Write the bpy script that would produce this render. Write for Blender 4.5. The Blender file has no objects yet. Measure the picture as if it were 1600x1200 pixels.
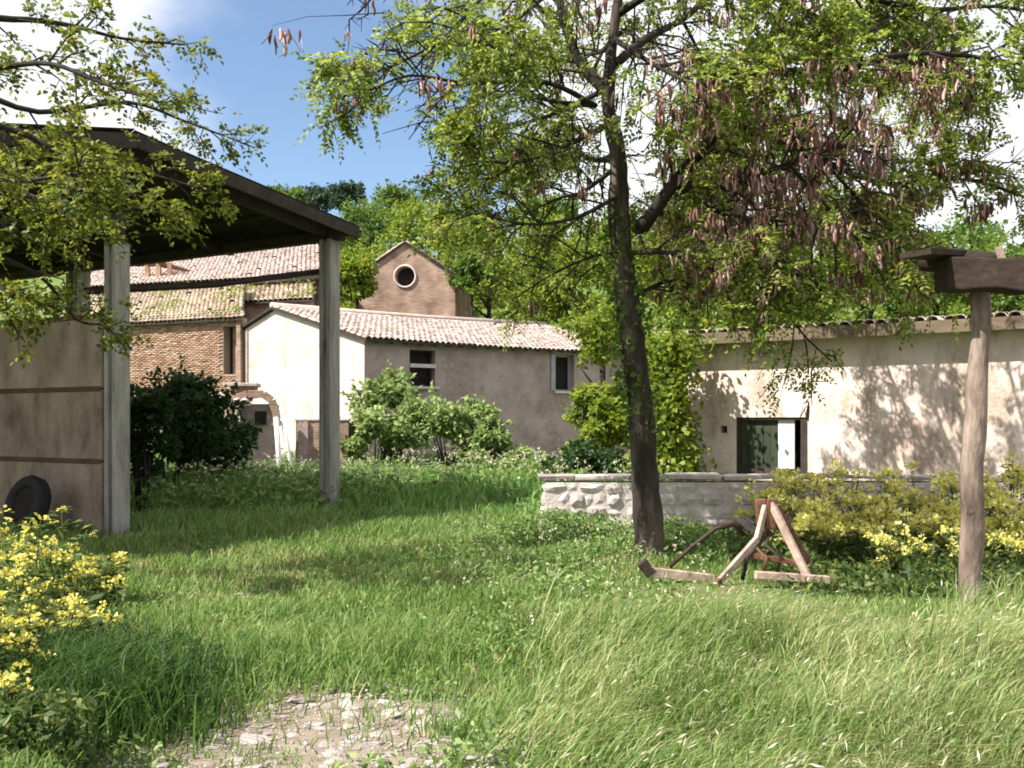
import bpy, bmesh, math, random
import numpy as np
from mathutils import Vector, Matrix

random.seed(7)
rng = np.random.default_rng(11)
SC = bpy.context.scene
COL = SC.collection
R = math.radians

# ------------------------------------------------------------------ camera
F = 1537.0; HZ = 660.0; EYE = 1.6          # focal length in photo pixels, horizon row, eye height
cam_d = bpy.data.cameras.new("camera")
cam_d.sensor_width = 36.0; cam_d.lens = 36.0 * F / 1600.0
cam_d.clip_start = 0.1; cam_d.clip_end = 3000.0
cam_d.shift_y = (HZ - 600.0) / 1600.0
cam = bpy.data.objects.new("camera", cam_d); COL.objects.link(cam)
cam.location = (0, 0, EYE); cam.rotation_euler = (R(90), 0, 0)
SC.camera = cam

# ------------------------------------------------------------------ light
SUN_TO = Vector((-0.90, -0.44, 0.0)).normalized()
SUN_EL = R(49)
sun_vec = Vector((SUN_TO.x * math.cos(SUN_EL), SUN_TO.y * math.cos(SUN_EL), math.sin(SUN_EL)))
sd = bpy.data.lights.new("sun", 'SUN'); sd.energy = 5.0; sd.angle = R(0.5); sd.color = (1.0, 0.95, 0.86)
sun = bpy.data.objects.new("sun", sd); COL.objects.link(sun)
sun.rotation_euler = sun_vec.to_track_quat('Z', 'Y').to_euler()
sun.location = (-20, -10, 30)

W = bpy.data.worlds.new("World"); SC.world = W; W.use_nodes = True
nt = W.node_tree; nt.nodes.clear()
def N(t, kind, **kw):
    n = t.nodes.new(kind)
    for k, v in kw.items(): setattr(n, k, v)
    return n
sky = N(nt, 'ShaderNodeTexSky', sky_type='NISHITA')
sky.sun_disc = False; sky.sun_elevation = SUN_EL
sky.sun_rotation = math.atan2(SUN_TO.x, SUN_TO.y)
sky.air_density = 1.05; sky.dust_density = 0.0; sky.ozone_density = 3.0
tc = N(nt, 'ShaderNodeTexCoord')
mp = N(nt, 'ShaderNodeMapping'); mp.inputs['Scale'].default_value = (1, 1, 2.2)
nz = N(nt, 'ShaderNodeTexNoise'); nz.inputs['Scale'].default_value = 2.3; nz.inputs['Detail'].default_value = 7; nz.inputs['Roughness'].default_value = 0.55
dist = N(nt, 'ShaderNodeVectorMath', operation='DISTANCE'); dist.inputs[1].default_value = Vector((-0.135, 0.95, 0.285)).normalized()
nrm = N(nt, 'ShaderNodeVectorMath', operation='NORMALIZE')
ramp = N(nt, 'ShaderNodeMapRange'); ramp.inputs['From Min'].default_value = 0.02; ramp.inputs['From Max'].default_value = 0.24
ramp.inputs['To Min'].default_value = -0.46; ramp.inputs['To Max'].default_value = 0.18
add = N(nt, 'ShaderNodeMath', operation='ADD')
cr = N(nt, 'ShaderNodeMapRange', interpolation_type='SMOOTHSTEP'); cr.inputs['From Min'].default_value = 0.36; cr.inputs['From Max'].default_value = 0.66; cr.inputs['To Min'].default_value = 0.03
mix = N(nt, 'ShaderNodeMixRGB'); mix.inputs['Color2'].default_value = (6.3, 6.4, 6.8, 1)
bg = N(nt, 'ShaderNodeBackground'); bg.inputs['Strength'].default_value = 0.088
ow = N(nt, 'ShaderNodeOutputWorld')
L = nt.links.new
L(tc.outputs['Generated'], nrm.inputs[0]); L(nrm.outputs[0], mp.inputs[0]); L(mp.outputs[0], nz.inputs['Vector'])
L(nrm.outputs[0], dist.inputs[0]); L(dist.outputs['Value'], ramp.inputs['Value'])
L(ramp.outputs[0], add.inputs[0]); L(nz.outputs['Fac'], add.inputs[1]); L(add.outputs[0], cr.inputs['Value'])
L(cr.outputs[0], mix.inputs['Fac']); L(sky.outputs[0], mix.inputs['Color1']); L(mix.outputs[0], bg.inputs['Color']); L(bg.outputs[0], ow.inputs['Surface'])

SC.view_settings.view_transform = 'Standard'; SC.view_settings.look = 'None'
SC.view_settings.exposure = 1.06; SC.view_settings.gamma = 1.0; SC.view_settings.use_curve_mapping = False
SC.render.engine = 'CYCLES'
SC.cycles.max_bounces = 6; SC.cycles.diffuse_bounces = 3; SC.cycles.transmission_bounces = 3; SC.cycles.transparent_max_bounces = 4
SC.cycles.use_denoising = True
SC.cycles.filter_width = 1.8

# ------------------------------------------------------------------ helpers
def at(px, py, d):
    """photo pixel at a depth -> world point"""
    return Vector(((px - 800.0) / F * d, d, EYE + (HZ - py) / F * d))
def sm(a, b, x):
    t = np.clip((x - a) / (b - a), 0, 1); return t * t * (3 - 2 * t)
def gz(x, y):
    x = np.asarray(x, float); y = np.asarray(y, float)
    b = 0.05 * np.sin(x * 0.9 + 1.3) * np.cos(y * 0.55) + 0.03 * np.sin(x * 2.1 + y * 1.7) + 0.02 * np.sin(y * 3.1 - x * 1.1)
    b = b * sm(2, 5, y)
    s = np.clip(y - 40, 0, 400)
    hill = np.where(s < 12, 0.014 * s * s, 0.336 * s - 2.02)
    cap = 44 - 10 * sm(-10, 90, x) - 0.0 * y
    cap = cap + 2.2 * np.sin(x * 0.045 + 0.6) + 1.4 * np.sin(x * 0.13)
    hill = cap * (1 - np.exp(-hill / cap * 1.15))
    hill = hill + 0.35 * np.sin(x * 0.21 + y * 0.13) * sm(45, 70, y)
    return b + hill
def G(x, y): return float(gz(x, y))

def link(name, me, mat=None, parent=None, loc=None):
    o = bpy.data.objects.new(name, me); COL.objects.link(o)
    if mat is not None and me is not None and hasattr(me, 'materials') and len(me.materials) == 0: me.materials.append(mat)
    if parent is not None: o.parent = parent
    if loc is not None: o.location = loc
    return o
def tag(o, label=None, cat=None, group=None, kind=None):
    if label: o['label'] = label
    if cat: o['category'] = cat
    if group: o['group'] = group
    if kind: o['kind'] = kind
    return o
def thing(name, label, cat, loc=(0, 0, 0), rz=0.0, group=None):
    o = bpy.data.objects.new(name, None); COL.objects.link(o)
    o.location = loc; o.rotation_euler = (0, 0, rz); o.empty_display_size = 0.2
    return tag(o, label, cat, group)
def np_mesh(name, V, faces_sizes, idx, smooth=False):
    me = bpy.data.meshes.new(name)
    V = np.asarray(V, np.float32).reshape(-1, 3); idx = np.asarray(idx, np.int32).ravel(); fs = np.asarray(faces_sizes, np.int32)
    me.vertices.add(len(V)); me.vertices.foreach_set('co', V.ravel())
    me.loops.add(len(idx)); me.loops.foreach_set('vertex_index', idx)
    me.polygons.add(len(fs))
    st = np.concatenate([[0], np.cumsum(fs)[:-1]]).astype(np.int32)
    me.polygons.foreach_set('loop_start', st); me.polygons.foreach_set('loop_total', fs)
    if smooth: me.polygons.foreach_set('use_smooth', np.ones(len(fs), bool))
    me.update(calc_edges=True)
    return me
class MB:
    def __init__(s): s.v = []; s.f = []
    def add(s, vs, fs):
        b = len(s.v); s.v += [tuple(v) for v in vs]; s.f += [tuple(b + i for i in f) for f in fs]
    def box(s, c, size, M=None):
        hx, hy, hz = size[0] / 2, size[1] / 2, size[2] / 2; c = Vector(c)
        vs = [Vector((x, y, z)) for z in (-hz, hz) for y in (-hy, hy) for x in (-hx, hx)]
        vs = [c + (M @ v if M else v) for v in vs]
        s.add(vs, [(0, 2, 3, 1), (4, 5, 7, 6), (0, 1, 5, 4), (1, 3, 7, 5), (3, 2, 6, 7), (2, 0, 4, 6)])
    def bar(s, a, b, w, h, up=(0, 0, 1)):
        a = Vector(a); b = Vector(b); d = b - a; l = d.length; d.normalize()
        u = Vector(up); sd_ = d.cross(u)
        if sd_.length < 1e-3: sd_ = d.cross(Vector((1, 0, 0)))
        sd_.normalize(); u2 = sd_.cross(d)
        M = Matrix((sd_, d, u2)).transposed()
        s.box((a + b) / 2, (w, l, h), M)
    def tube(s, pts, rad, n=8, jit=0.0, cap=True):
        pts = [Vector(p) for p in pts]; rings = []
        t0 = (pts[1] - pts[0]).normalized(); ref = Vector((1, 0, 0)) if abs(t0.x) < 0.8 else Vector((0, 1, 0))
        u = t0.cross(ref).normalized()
        b0 = len(s.v)
        for i, p in enumerate(pts):
            t = (pts[min(i + 1, len(pts) - 1)] - pts[max(i - 1, 0)])
            if t.length < 1e-6: t = t0
            t = t.normalized(); u = (u - t * u.dot(t)).normalized(); w = t.cross(u)
            r = rad[i] if hasattr(rad, '__len__') else rad
            for k in range(n):
                a = 2 * math.pi * k / n; rr = r * (1 + random.uniform(-jit, jit))
                s.v.append(tuple(p + (u * math.cos(a) + w * math.sin(a)) * rr))
        for i in range(len(pts) - 1):
            for k in range(n):
                a = b0 + i * n + k; b = b0 + i * n + (k + 1) % n
                s.f.append((a, b, b + n, a + n))
        if cap:
            s.f.append(tuple(b0 + k for k in range(n))[::-1]); e = b0 + (len(pts) - 1) * n
            s.f.append(tuple(e + k for k in range(n)))
    def mesh(s, name, smooth=False):
        me = bpy.data.meshes.new(name); me.from_pydata(s.v, [], s.f); me.update()
        bm = bmesh.new(); bm.from_mesh(me); bmesh.ops.recalc_face_normals(bm, faces=bm.faces); bm.to_mesh(me); bm.free()
        if smooth: me.polygons.foreach_set('use_smooth', np.ones(len(me.polygons), bool))
        return me
    def build(s, name, mat, parent=None, smooth=False, bevel=0.0):
        o = link(name, s.mesh(name, smooth), mat, parent)
        if bevel:
            m = o.modifiers.new("bevel", 'BEVEL'); m.width = bevel; m.segments = 2; m.limit_method = 'ANGLE'
        return o

# ------------------------------------------------------------------ materials
def mat_base(name):
    m = bpy.data.materials.new(name); m.use_nodes = True
    t = m.node_tree; b = t.nodes['Principled BSDF']
    return m, t, b
def ramp_node(t, stops):
    r = N(t, 'ShaderNodeValToRGB'); e = r.color_ramp.elements
    e[0].position = stops[0][0]; e[0].color = (*stops[0][1], 1); e[1].position = stops[-1][0]; e[1].color = (*stops[-1][1], 1)
    for p, c in stops[1:-1]:
        x = e.new(p); x.color = (*c, 1)
    return r
def noisy(name, stops, scale=4.0, rough=0.9, bump=0.3, bscale=30.0, detail=8, stretch=(1, 1, 1), bdist=0.02, rand=0.0, spec=0.3):
    """noise-coloured rough surface in object space; rand adds a random shade for each separate piece"""
    m, t, b = mat_base(name)
    tcn = N(t, 'ShaderNodeTexCoord'); mpn = N(t, 'ShaderNodeMapping'); mpn.inputs['Scale'].default_value = stretch
    n1 = N(t, 'ShaderNodeTexNoise'); n1.inputs['Scale'].default_value = scale; n1.inputs['Detail'].default_value = detail; n1.inputs['Roughness'].default_value = 0.62
    r = ramp_node(t, stops); l = t.links.new
    l(tcn.outputs['Object'], mpn.inputs[0]); l(mpn.outputs[0], n1.inputs['Vector'])
    src = n1.outputs['Fac']
    if rand:
        oi = N(t, 'ShaderNodeObjectInfo'); ge = N(t, 'ShaderNodeNewGeometry')
        a1 = N(t, 'ShaderNodeMath', operation='ADD'); a2 = N(t, 'ShaderNodeMath', operation='FRACT'); a3 = N(t, 'ShaderNodeMath', operation='MULTIPLY_ADD')
        l(oi.outputs['Random'], a1.inputs[0]); l(ge.outputs['Random Per Island'], a1.inputs[1]); l(a1.outputs[0], a2.inputs[0])
        l(a2.outputs[0], a3.inputs[0]); a3.inputs[1].default_value = rand
        a4 = N(t, 'ShaderNodeMath', operation='SUBTRACT'); l(src, a4.inputs[0]); a4.inputs[1].default_value = rand / 2
        l(a4.outputs[0], a3.inputs[2]); src = a3.outputs[0]
    l(src, r.inputs['Fac']); l(r.outputs[0], b.inputs['Base Color'])
    b.inputs['Roughness'].default_value = rough; b.inputs['Specular IOR Level'].default_value = spec
    if bump:
        n2 = N(t, 'ShaderNodeTexNoise'); n2.inputs['Scale'].default_value = bscale; n2.inputs['Detail'].default_value = 6
        bp = N(t, 'ShaderNodeBump'); bp.inputs['Strength'].default_value = bump; bp.inputs['Distance'].default_value = bdist
        l(mpn.outputs[0], n2.inputs['Vector']); l(n2.outputs['Fac'], bp.inputs['Height']); l(bp.outputs[0], b.inputs['Normal'])
    return m
def leafy(name, c0, c1, c2, trans=0.35, rough=0.55):
    """leaf: each leaf its own shade, light passes through"""
    m, t, b = mat_base(name); l = t.links.new
    ge = N(t, 'ShaderNodeNewGeometry'); r = ramp_node(t, [(0.0, c0), (0.55, c1), (1.0, c2)])
    l(ge.outputs['Random Per Island'], r.inputs['Fac']); l(r.outputs[0], b.inputs['Base Color'])
    b.inputs['Roughness'].default_value = rough; b.inputs['Specular IOR Level'].default_value = 0.25
    tr = N(t, 'ShaderNodeBsdfTranslucent'); mx = N(t, 'ShaderNodeMixShader'); mx.inputs[0].default_value = trans
    hs = N(t, 'ShaderNodeHueSaturation'); hs.inputs['Hue'].default_value = 0.485; hs.inputs['Saturation'].default_value = 1.05; hs.inputs['Value'].default_value = 1.7
    l(r.outputs[0], hs.inputs['Color']); l(hs.outputs[0], tr.inputs['Color'])
    out = t.nodes['Material Output']; l(b.outputs[0], mx.inputs[1]); l(tr.outputs[0], mx.inputs[2]); l(mx.outputs[0], out.inputs['Surface'])
    return m

M = {}
M['locust'] = leafy('locust_leaf', (0.04, 0.075, 0.014), (0.14, 0.20, 0.032), (0.36, 0.40, 0.10), 0.46)
M['ash'] = leafy('left_tree_leaf', (0.035, 0.06, 0.014), (0.11, 0.145, 0.022), (0.25, 0.25, 0.05), 0.4)
M['bright'] = leafy('bright_leaf', (0.07, 0.12, 0.015), (0.15, 0.22, 0.028), (0.27, 0.30, 0.045), 0.38)
M['mid'] = leafy('mid_leaf', (0.04, 0.085, 0.018), (0.09, 0.16, 0.03), (0.17, 0.23, 0.05), 0.35)
M['dark'] = leafy('shade_dark_leaf', (0.012, 0.035, 0.010), (0.03, 0.065, 0.016), (0.06, 0.11, 0.03), 0.25)  # barn roof shadow put into this darker leaf colour
M['deep'] = leafy('deep_green_blade', (0.016, 0.05, 0.010), (0.04, 0.095, 0.018), (0.09, 0.16, 0.035), 0.3)
M['blue'] = leafy('blue_green_leaf', (0.02, 0.045, 0.03), (0.04, 0.075, 0.045), (0.07, 0.11, 0.06), 0.25)
M['shrub'] = leafy('shrub_leaf', (0.075, 0.135, 0.04), (0.19, 0.27, 0.085), (0.37, 0.42, 0.18), 0.38)
M['weedleaf'] = leafy('weed_leaf', (0.055, 0.12, 0.03), (0.13, 0.225, 0.055), (0.30, 0.38, 0.13), 0.36)
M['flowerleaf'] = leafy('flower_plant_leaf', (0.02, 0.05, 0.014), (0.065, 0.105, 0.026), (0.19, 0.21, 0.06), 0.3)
M['grass'] = leafy('grass_blade', (0.05, 0.14, 0.03), (0.13, 0.26, 0.06), (0.27, 0.38, 0.13), 0.38)
M['lawn'] = leafy('lawn_blade', (0.05, 0.115, 0.022), (0.13, 0.225, 0.052), (0.28, 0.36, 0.13), 0.37)
M['dry'] = leafy('dry_blade', (0.16, 0.17, 0.05), (0.30, 0.29, 0.12), (0.46, 0.43, 0.24), 0.3)
M['longgrass'] = leafy('long_grass_blade', (0.085, 0.15, 0.04), (0.225, 0.30, 0.10), (0.48, 0.49, 0.27), 0.38)
M['seed'] = leafy('seed_head', (0.36, 0.33, 0.21), (0.50, 0.46, 0.33), (0.64, 0.59, 0.46), 0.3)
M['petal'] = leafy('yellow_petal', (0.48, 0.43, 0.05), (0.66, 0.61, 0.12), (0.80, 0.77, 0.30), 0.3)
M['palepetal'] = leafy('pale_yellow_petal', (0.48, 0.46, 0.07), (0.66, 0.64, 0.18), (0.80, 0.78, 0.36), 0.3)
M['pod'] = noisy('seed_pod', [(0.15, (0.085, 0.032, 0.025)), (0.5, (0.24, 0.115, 0.10)), (0.85, (0.50, 0.35, 0.31))], 6, 0.6, 0.1, 60, rand=0.7)
M['stem'] = noisy('green_stem', [(0.3, (0.05, 0.08, 0.02)), (0.7, (0.12, 0.15, 0.05))], 9, 0.7, 0.0)
M['bark'] = noisy('bark', [(0.28, (0.010, 0.008, 0.006)), (0.5, (0.042, 0.032, 0.025)), (0.78, (0.17, 0.14, 0.115))], 5, 0.95, 1.0, 16, stretch=(1, 1, 0.22), bdist=0.05)
M['bark2'] = noisy('branch_bark', [(0.3, (0.014, 0.011, 0.009)), (0.75, (0.05, 0.039, 0.031))], 7, 0.95, 0.6, 25, bdist=0.02)
M['log'] = noisy('weathered_log', [(0.30, (0.05, 0.035, 0.028)), (0.48, (0.19, 0.14, 0.115)), (0.6, (0.32, 0.25, 0.215)), (0.8, (0.44, 0.37, 0.33))], 5, 0.95, 1.0, 20, stretch=(1, 1, 0.3), bdist=0.02)
M['eave'] = noisy('eave_timber', [(0.25, (0.10, 0.075, 0.05)), (0.75, (0.22, 0.165, 0.115))], 4, 0.9, 0.4, 25, stretch=(0.3, 0.3, 1))
M['beam'] = noisy('dark_beam', [(0.25, (0.012, 0.008, 0.006)), (0.55, (0.034, 0.021, 0.015)), (0.8, (0.08, 0.052, 0.036))], 5, 0.9, 0.7, 18, stretch=(0.25, 1, 1), bdist=0.02)
M['wood'] = noisy('pale_wood', [(0.25, (0.15, 0.10, 0.075)), (0.5, (0.38, 0.28, 0.225)), (0.8, (0.56, 0.45, 0.38))], 8, 0.85, 0.4, 25, stretch=(1, 0.15, 1), detail=12)
M['rust'] = noisy('rusty_iron', [(0.25, (0.05, 0.022, 0.014)), (0.55, (0.16, 0.072, 0.042)), (0.8, (0.30, 0.17, 0.11))], 9, 0.75, 0.3, 40)
M['rustshadeband'] = noisy('rust_and_shade_joint', [(0.25, (0.045, 0.026, 0.018)), (0.6, (0.12, 0.07, 0.048)), (0.85, (0.20, 0.14, 0.11))], 6, 0.9, 0.4, 30)  # panel joint shadow mixed into the rust brown
M['darkrust'] = noisy('dark_rusty_iron', [(0.25, (0.015, 0.010, 0.009)), (0.75, (0.06, 0.036, 0.028))], 9, 0.7, 0.3, 40)
M['concrete'] = noisy('post_concrete', [(0.25, (0.12, 0.105, 0.09)), (0.45, (0.27, 0.255, 0.235)), (0.6, (0.35, 0.335, 0.31)), (0.8, (0.45, 0.43, 0.40))], 4.5, 0.92, 0.8, 22, stretch=(2, 2, 0.28))
M['panel'] = noisy('panel_concrete', [(0.25, (0.14, 0.10, 0.078)), (0.45, (0.27, 0.205, 0.165)), (0.6, (0.34, 0.27, 0.22)), (0.8, (0.42, 0.345, 0.29))], 2.8, 0.94, 0.8, 20, stretch=(1, 1, .55), rand=0.12)
M['sheet'] = noisy('dark_roof_sheet', [(0.25, (0.018, 0.016, 0.014)), (0.75, (0.045, 0.038, 0.033))], 3, 0.85, 0.2, 30, rand=0.2)
M['fascia'] = noisy('dark_timber', [(0.25, (0.02, 0.016, 0.013)), (0.75, (0.06, 0.048, 0.04))], 4, 0.85, 0.3, 30)
M['whitewall'] = noisy('white_plaster', [(0.26, (0.36, 0.29, 0.25)), (0.42, (0.53, 0.46, 0.42)), (0.55, (0.62, 0.56, 0.52)), (0.8, (0.68, 0.62, 0.58))], 0.9, 0.95, 0.9, 9, bdist=0.04, stretch=(1, 1, .5))
M['greywall'] = noisy('shade_grey_stone_plaster', [(0.25, (0.22, 0.17, 0.16)), (0.42, (0.42, 0.345, 0.33)), (0.56, (0.54, 0.46, 0.445)), (0.75, (0.64, 0.55, 0.52))], 1.3, 0.95, 1.0, 6, bdist=0.05)
M['brick'] = noisy('old_brick', [(0.2, (0.20, 0.11, 0.07)), (0.5, (0.36, 0.22, 0.145)), (0.8, (0.46, 0.34, 0.26))], 2.2, 0.95, 0.4, 40, rand=0.45)
M['mortar'] = noisy('mortar', [(0.25, (0.22, 0.17, 0.13)), (0.75, (0.36, 0.30, 0.24))], 5, 0.95, 0.4, 40)
M['coping'] = noisy('weathered_coping', [(0.25, (0.20, 0.165, 0.15)), (0.5, (0.38, 0.33, 0.30)), (0.8, (0.56, 0.50, 0.47))], 4, 0.95, 0.7, 20, rand=0.3)
M['palemortar'] = noisy('pale_mortar', [(0.25, (0.42, 0.36, 0.33)), (0.75, (0.62, 0.56, 0.53))], 4, 0.95, 0.5, 25)
M['tile'] = noisy('terracotta_tile', [(0.12, (0.24, 0.18, 0.155)), (0.38, (0.45, 0.34, 0.30)), (0.62, (0.56, 0.455, 0.415)), (0.9, (0.64, 0.565, 0.53))], 2.6, 0.92, 0.3, 40, rand=0.5)
M['oldtile'] = noisy('mossy_tile', [(0.15, (0.16, 0.125, 0.085)), (0.45, (0.36, 0.275, 0.21)), (0.65, (0.46, 0.38, 0.27)), (0.9, (0.56, 0.48, 0.41))], 1.2, 0.95, 0.3, 40, rand=0.35)
M['void'] = noisy('dark_interior', [(0.3, (0.012, 0.010, 0.009)), (0.7, (0.03, 0.026, 0.022))], 3, 0.95, 0.0)
M['shutter'] = noisy('dark_opening_green', [(0.25, (0.018, 0.026, 0.015)), (0.75, (0.055, 0.068, 0.038))], 5, 0.8, 0.3, 30, stretch=(1, 1, 0.3))  # dark of the open window put into the board colour
M['whitewood'] = noisy('white_painted_wood', [(0.2, (0.52, 0.50, 0.46)), (0.6, (0.74, 0.72, 0.69))], 6, 0.7, 0.2, 30)
M['greyframe'] = noisy('grey_frame', [(0.25, (0.22, 0.23, 0.25)), (0.75, (0.36, 0.37, 0.40))], 6, 0.7, 0.2, 30)
M['stone'] = noisy('pale_stone', [(0.15, (0.40, 0.33, 0.31)), (0.5, (0.58, 0.51, 0.49)), (0.85, (0.70, 0.64, 0.62))], 5, 0.95, 0.6, 22, rand=0.3, bdist=0.015)
M['pathstone'] = noisy('path_stone', [(0.15, (0.20, 0.17, 0.155)), (0.5, (0.33, 0.285, 0.265)), (0.85, (0.47, 0.42, 0.395))], 7, 0.95, 0.5, 30, rand=0.4, bdist=0.01)
M['rubber'] = noisy('old_rubber', [(0.3, (0.010, 0.010, 0.010)), (0.7, (0.025, 0.024, 0.024))], 5, 0.8, 0.3, 50)

def ground_mat():
    m, t, b = mat_base('soil_and_turf'); l = t.links.new
    ge = N(t, 'ShaderNodeNewGeometry')
    n1 = N(t, 'ShaderNodeTexNoise'); n1.inputs['Scale'].default_value = 0.55; n1.inputs['Detail'].default_value = 9
    n2 = N(t, 'ShaderNodeTexNoise'); n2.inputs['Scale'].default_value = 7; n2.inputs['Detail'].default_value = 8
    r1 = ramp_node(t, [(0.3, (0.055, 0.095, 0.022)), (0.52, (0.10, 0.15, 0.034)), (0.7, (0.19, 0.20, 0.07))])
    r2 = ramp_node(t, [(0.35, (0.07, 0.052, 0.032)), (0.7, (0.17, 0.13, 0.085))])
    mx = N(t, 'ShaderNodeMixRGB'); l(ge.outputs['Position'], n1.inputs['Vector']); l(ge.outputs['Position'], n2.inputs['Vector'])
    mr = N(t, 'ShaderNodeMapRange'); mr.inputs['From Min'].default_value = 0.45; mr.inputs['From Max'].default_value = 0.65
    l(n1.outputs['Fac'], r1.inputs['Fac']); l(n2.outputs['Fac'], r2.inputs['Fac']); l(n2.outputs['Fac'], mr.inputs['Value'])
    l(mr.outputs[0], mx.inputs['Fac']); l(r1.outputs[0], mx.inputs['Color1']); l(r2.outputs[0], mx.inputs['Color2'])
    sep = N(t, 'ShaderNodeSeparateXYZ'); l(ge.outputs['Position'], sep.inputs[0])
    far = N(t, 'ShaderNodeMapRange'); far.inputs['From Min'].default_value = 36; far.inputs['From Max'].default_value = 46; l(sep.outputs['Y'], far.inputs['Value'])
    mx2 = N(t, 'ShaderNodeMixRGB'); l(far.outputs[0], mx2.inputs['Fac']); l(mx.outputs[0], mx2.inputs['Color1']); l(r1.outputs[0], mx2.inputs['Color2'])
    l(mx2.outputs[0], b.inputs['Base Color']); b.inputs['Roughness'].default_value = 0.95; b.inputs['Specular IOR Level'].default_value = 0.15
    bp = N(t, 'ShaderNodeBump'); bp.inputs['Strength'].default_value = 0.6; bp.inputs['Distance'].default_value = 0.05
    l(n2.outputs['Fac'], bp.inputs['Height']); l(bp.outputs[0], b.inputs['Normal'])
    return m
M['ground'] = ground_mat()

def stained_wall(name='stained_plaster', c1=((0.54, 0.40, 0.34), (0.72, 0.585, 0.53), (0.80, 0.70, 0.655)), c2=((0.25, 0.17, 0.12), (0.46, 0.35, 0.27)), lo=0.48, hi=0.64, amt=0.75, off=(3.1, 1.7, 4.2), sc=(1.5, 1.5, 0.55)):
    """pale plaster fallen away in places, brown stone showing"""
    m, t, b = mat_base(name); l = t.links.new
    tcn = N(t, 'ShaderNodeTexCoord')
    n1 = N(t, 'ShaderNodeTexNoise'); n1.inputs['Scale'].default_value = 0.8; n1.inputs['Detail'].default_value = 10; n1.inputs['Roughness'].default_value = 0.65
    n2 = N(t, 'ShaderNodeTexNoise'); n2.inputs['Scale'].default_value = 9; n2.inputs['Detail'].default_value = 8
    l(tcn.outputs['Object'], n1.inputs['Vector']); l(tcn.outputs['Object'], n2.inputs['Vector'])
    r1 = ramp_node(t, [(0.30, c1[0]), (0.5, c1[1]), (0.75, c1[2])])
    r2 = ramp_node(t, [(0.3, c2[0]), (0.7, c2[1])])
    vo = N(t, 'ShaderNodeTexNoise'); vo.inputs['Scale'].default_value = 0.9; vo.inputs['Detail'].default_value = 9; vo.inputs['Roughness'].default_value = 0.7
    mpn = N(t, 'ShaderNodeMapping'); mpn.inputs['Location'].default_value = off; mpn.inputs['Scale'].default_value = sc
    l(tcn.outputs['Object'], mpn.inputs[0]); l(mpn.outputs[0], vo.inputs['Vector'])
    mr = N(t, 'ShaderNodeMapRange'); mr.inputs['From Min'].default_value = lo; mr.inputs['From Max'].default_value = hi
    mr.inputs['To Max'].default_value = amt
    l(vo.outputs['Fac'], mr.inputs['Value'])
    mx = N(t, 'ShaderNodeMixRGB'); l(n1.outputs['Fac'], r1.inputs['Fac']); l(n2.outputs['Fac'], r2.inputs['Fac'])
    l(mr.outputs[0], mx.inputs['Fac']); l(r1.outputs[0], mx.inputs['Color1']); l(r2.outputs[0], mx.inputs['Color2']); l(mx.outputs[0], b.inputs['Base Color'])
    b.inputs['Roughness'].default_value = 0.95; b.inputs['Specular IOR Level'].default_value = 0.2
    vr = N(t, 'ShaderNodeTexVoronoi', feature='DISTANCE_TO_EDGE'); vr.inputs['Scale'].default_value = 4.2; l(tcn.outputs['Object'], vr.inputs['Vector'])
    vm = N(t, 'ShaderNodeMapRange'); vm.inputs['From Max'].default_value = 0.08; vm.inputs['To Min'].default_value = 0.55; l(vr.outputs['Distance'], vm.inputs['Value'])
    v3 = N(t, 'ShaderNodeMixRGB', blend_type='MULTIPLY'); v3.inputs['Fac'].default_value = 1; l(r2.outputs[0], v3.inputs['Color1']); l(vm.outputs[0], v3.inputs['Color2']); l(v3.outputs[0], mx.inputs['Color2'])
    sb = N(t, 'ShaderNodeMath', operation='SUBTRACT'); l(n2.outputs['Fac'], sb.inputs[0]); l(mr.outputs[0], sb.inputs[1])
    bp = N(t, 'ShaderNodeBump'); bp.inputs['Strength'].default_value = 0.7; bp.inputs['Distance'].default_value = 0.03
    l(sb.outputs[0], bp.inputs['Height']); l(bp.outputs[0], b.inputs['Normal'])
    return m
M['stained'] = stained_wall()
M['greywall'] = stained_wall('shade_grey_plaster_over_stone', ((0.22, 0.165, 0.155), (0.35, 0.28, 0.27), (0.47, 0.39, 0.375)), ((0.24, 0.19, 0.165), (0.42, 0.35, 0.31)), .52, .62, .85, (7.3, 2.2, 1.4), (1.1, 1.1, .9))  # front wall's shade mixed into the grey; bare stone patches are wear
M['whitewall'] = stained_wall('white_plaster', ((0.40, 0.325, 0.285), (0.56, 0.48, 0.44), (0.64, 0.575, 0.54)), ((0.30, 0.23, 0.19), (0.44, 0.36, 0.31)), .52, .68, .7, (1.3, 5.2, 2.4), (1.3, 1.3, .6))

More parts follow.
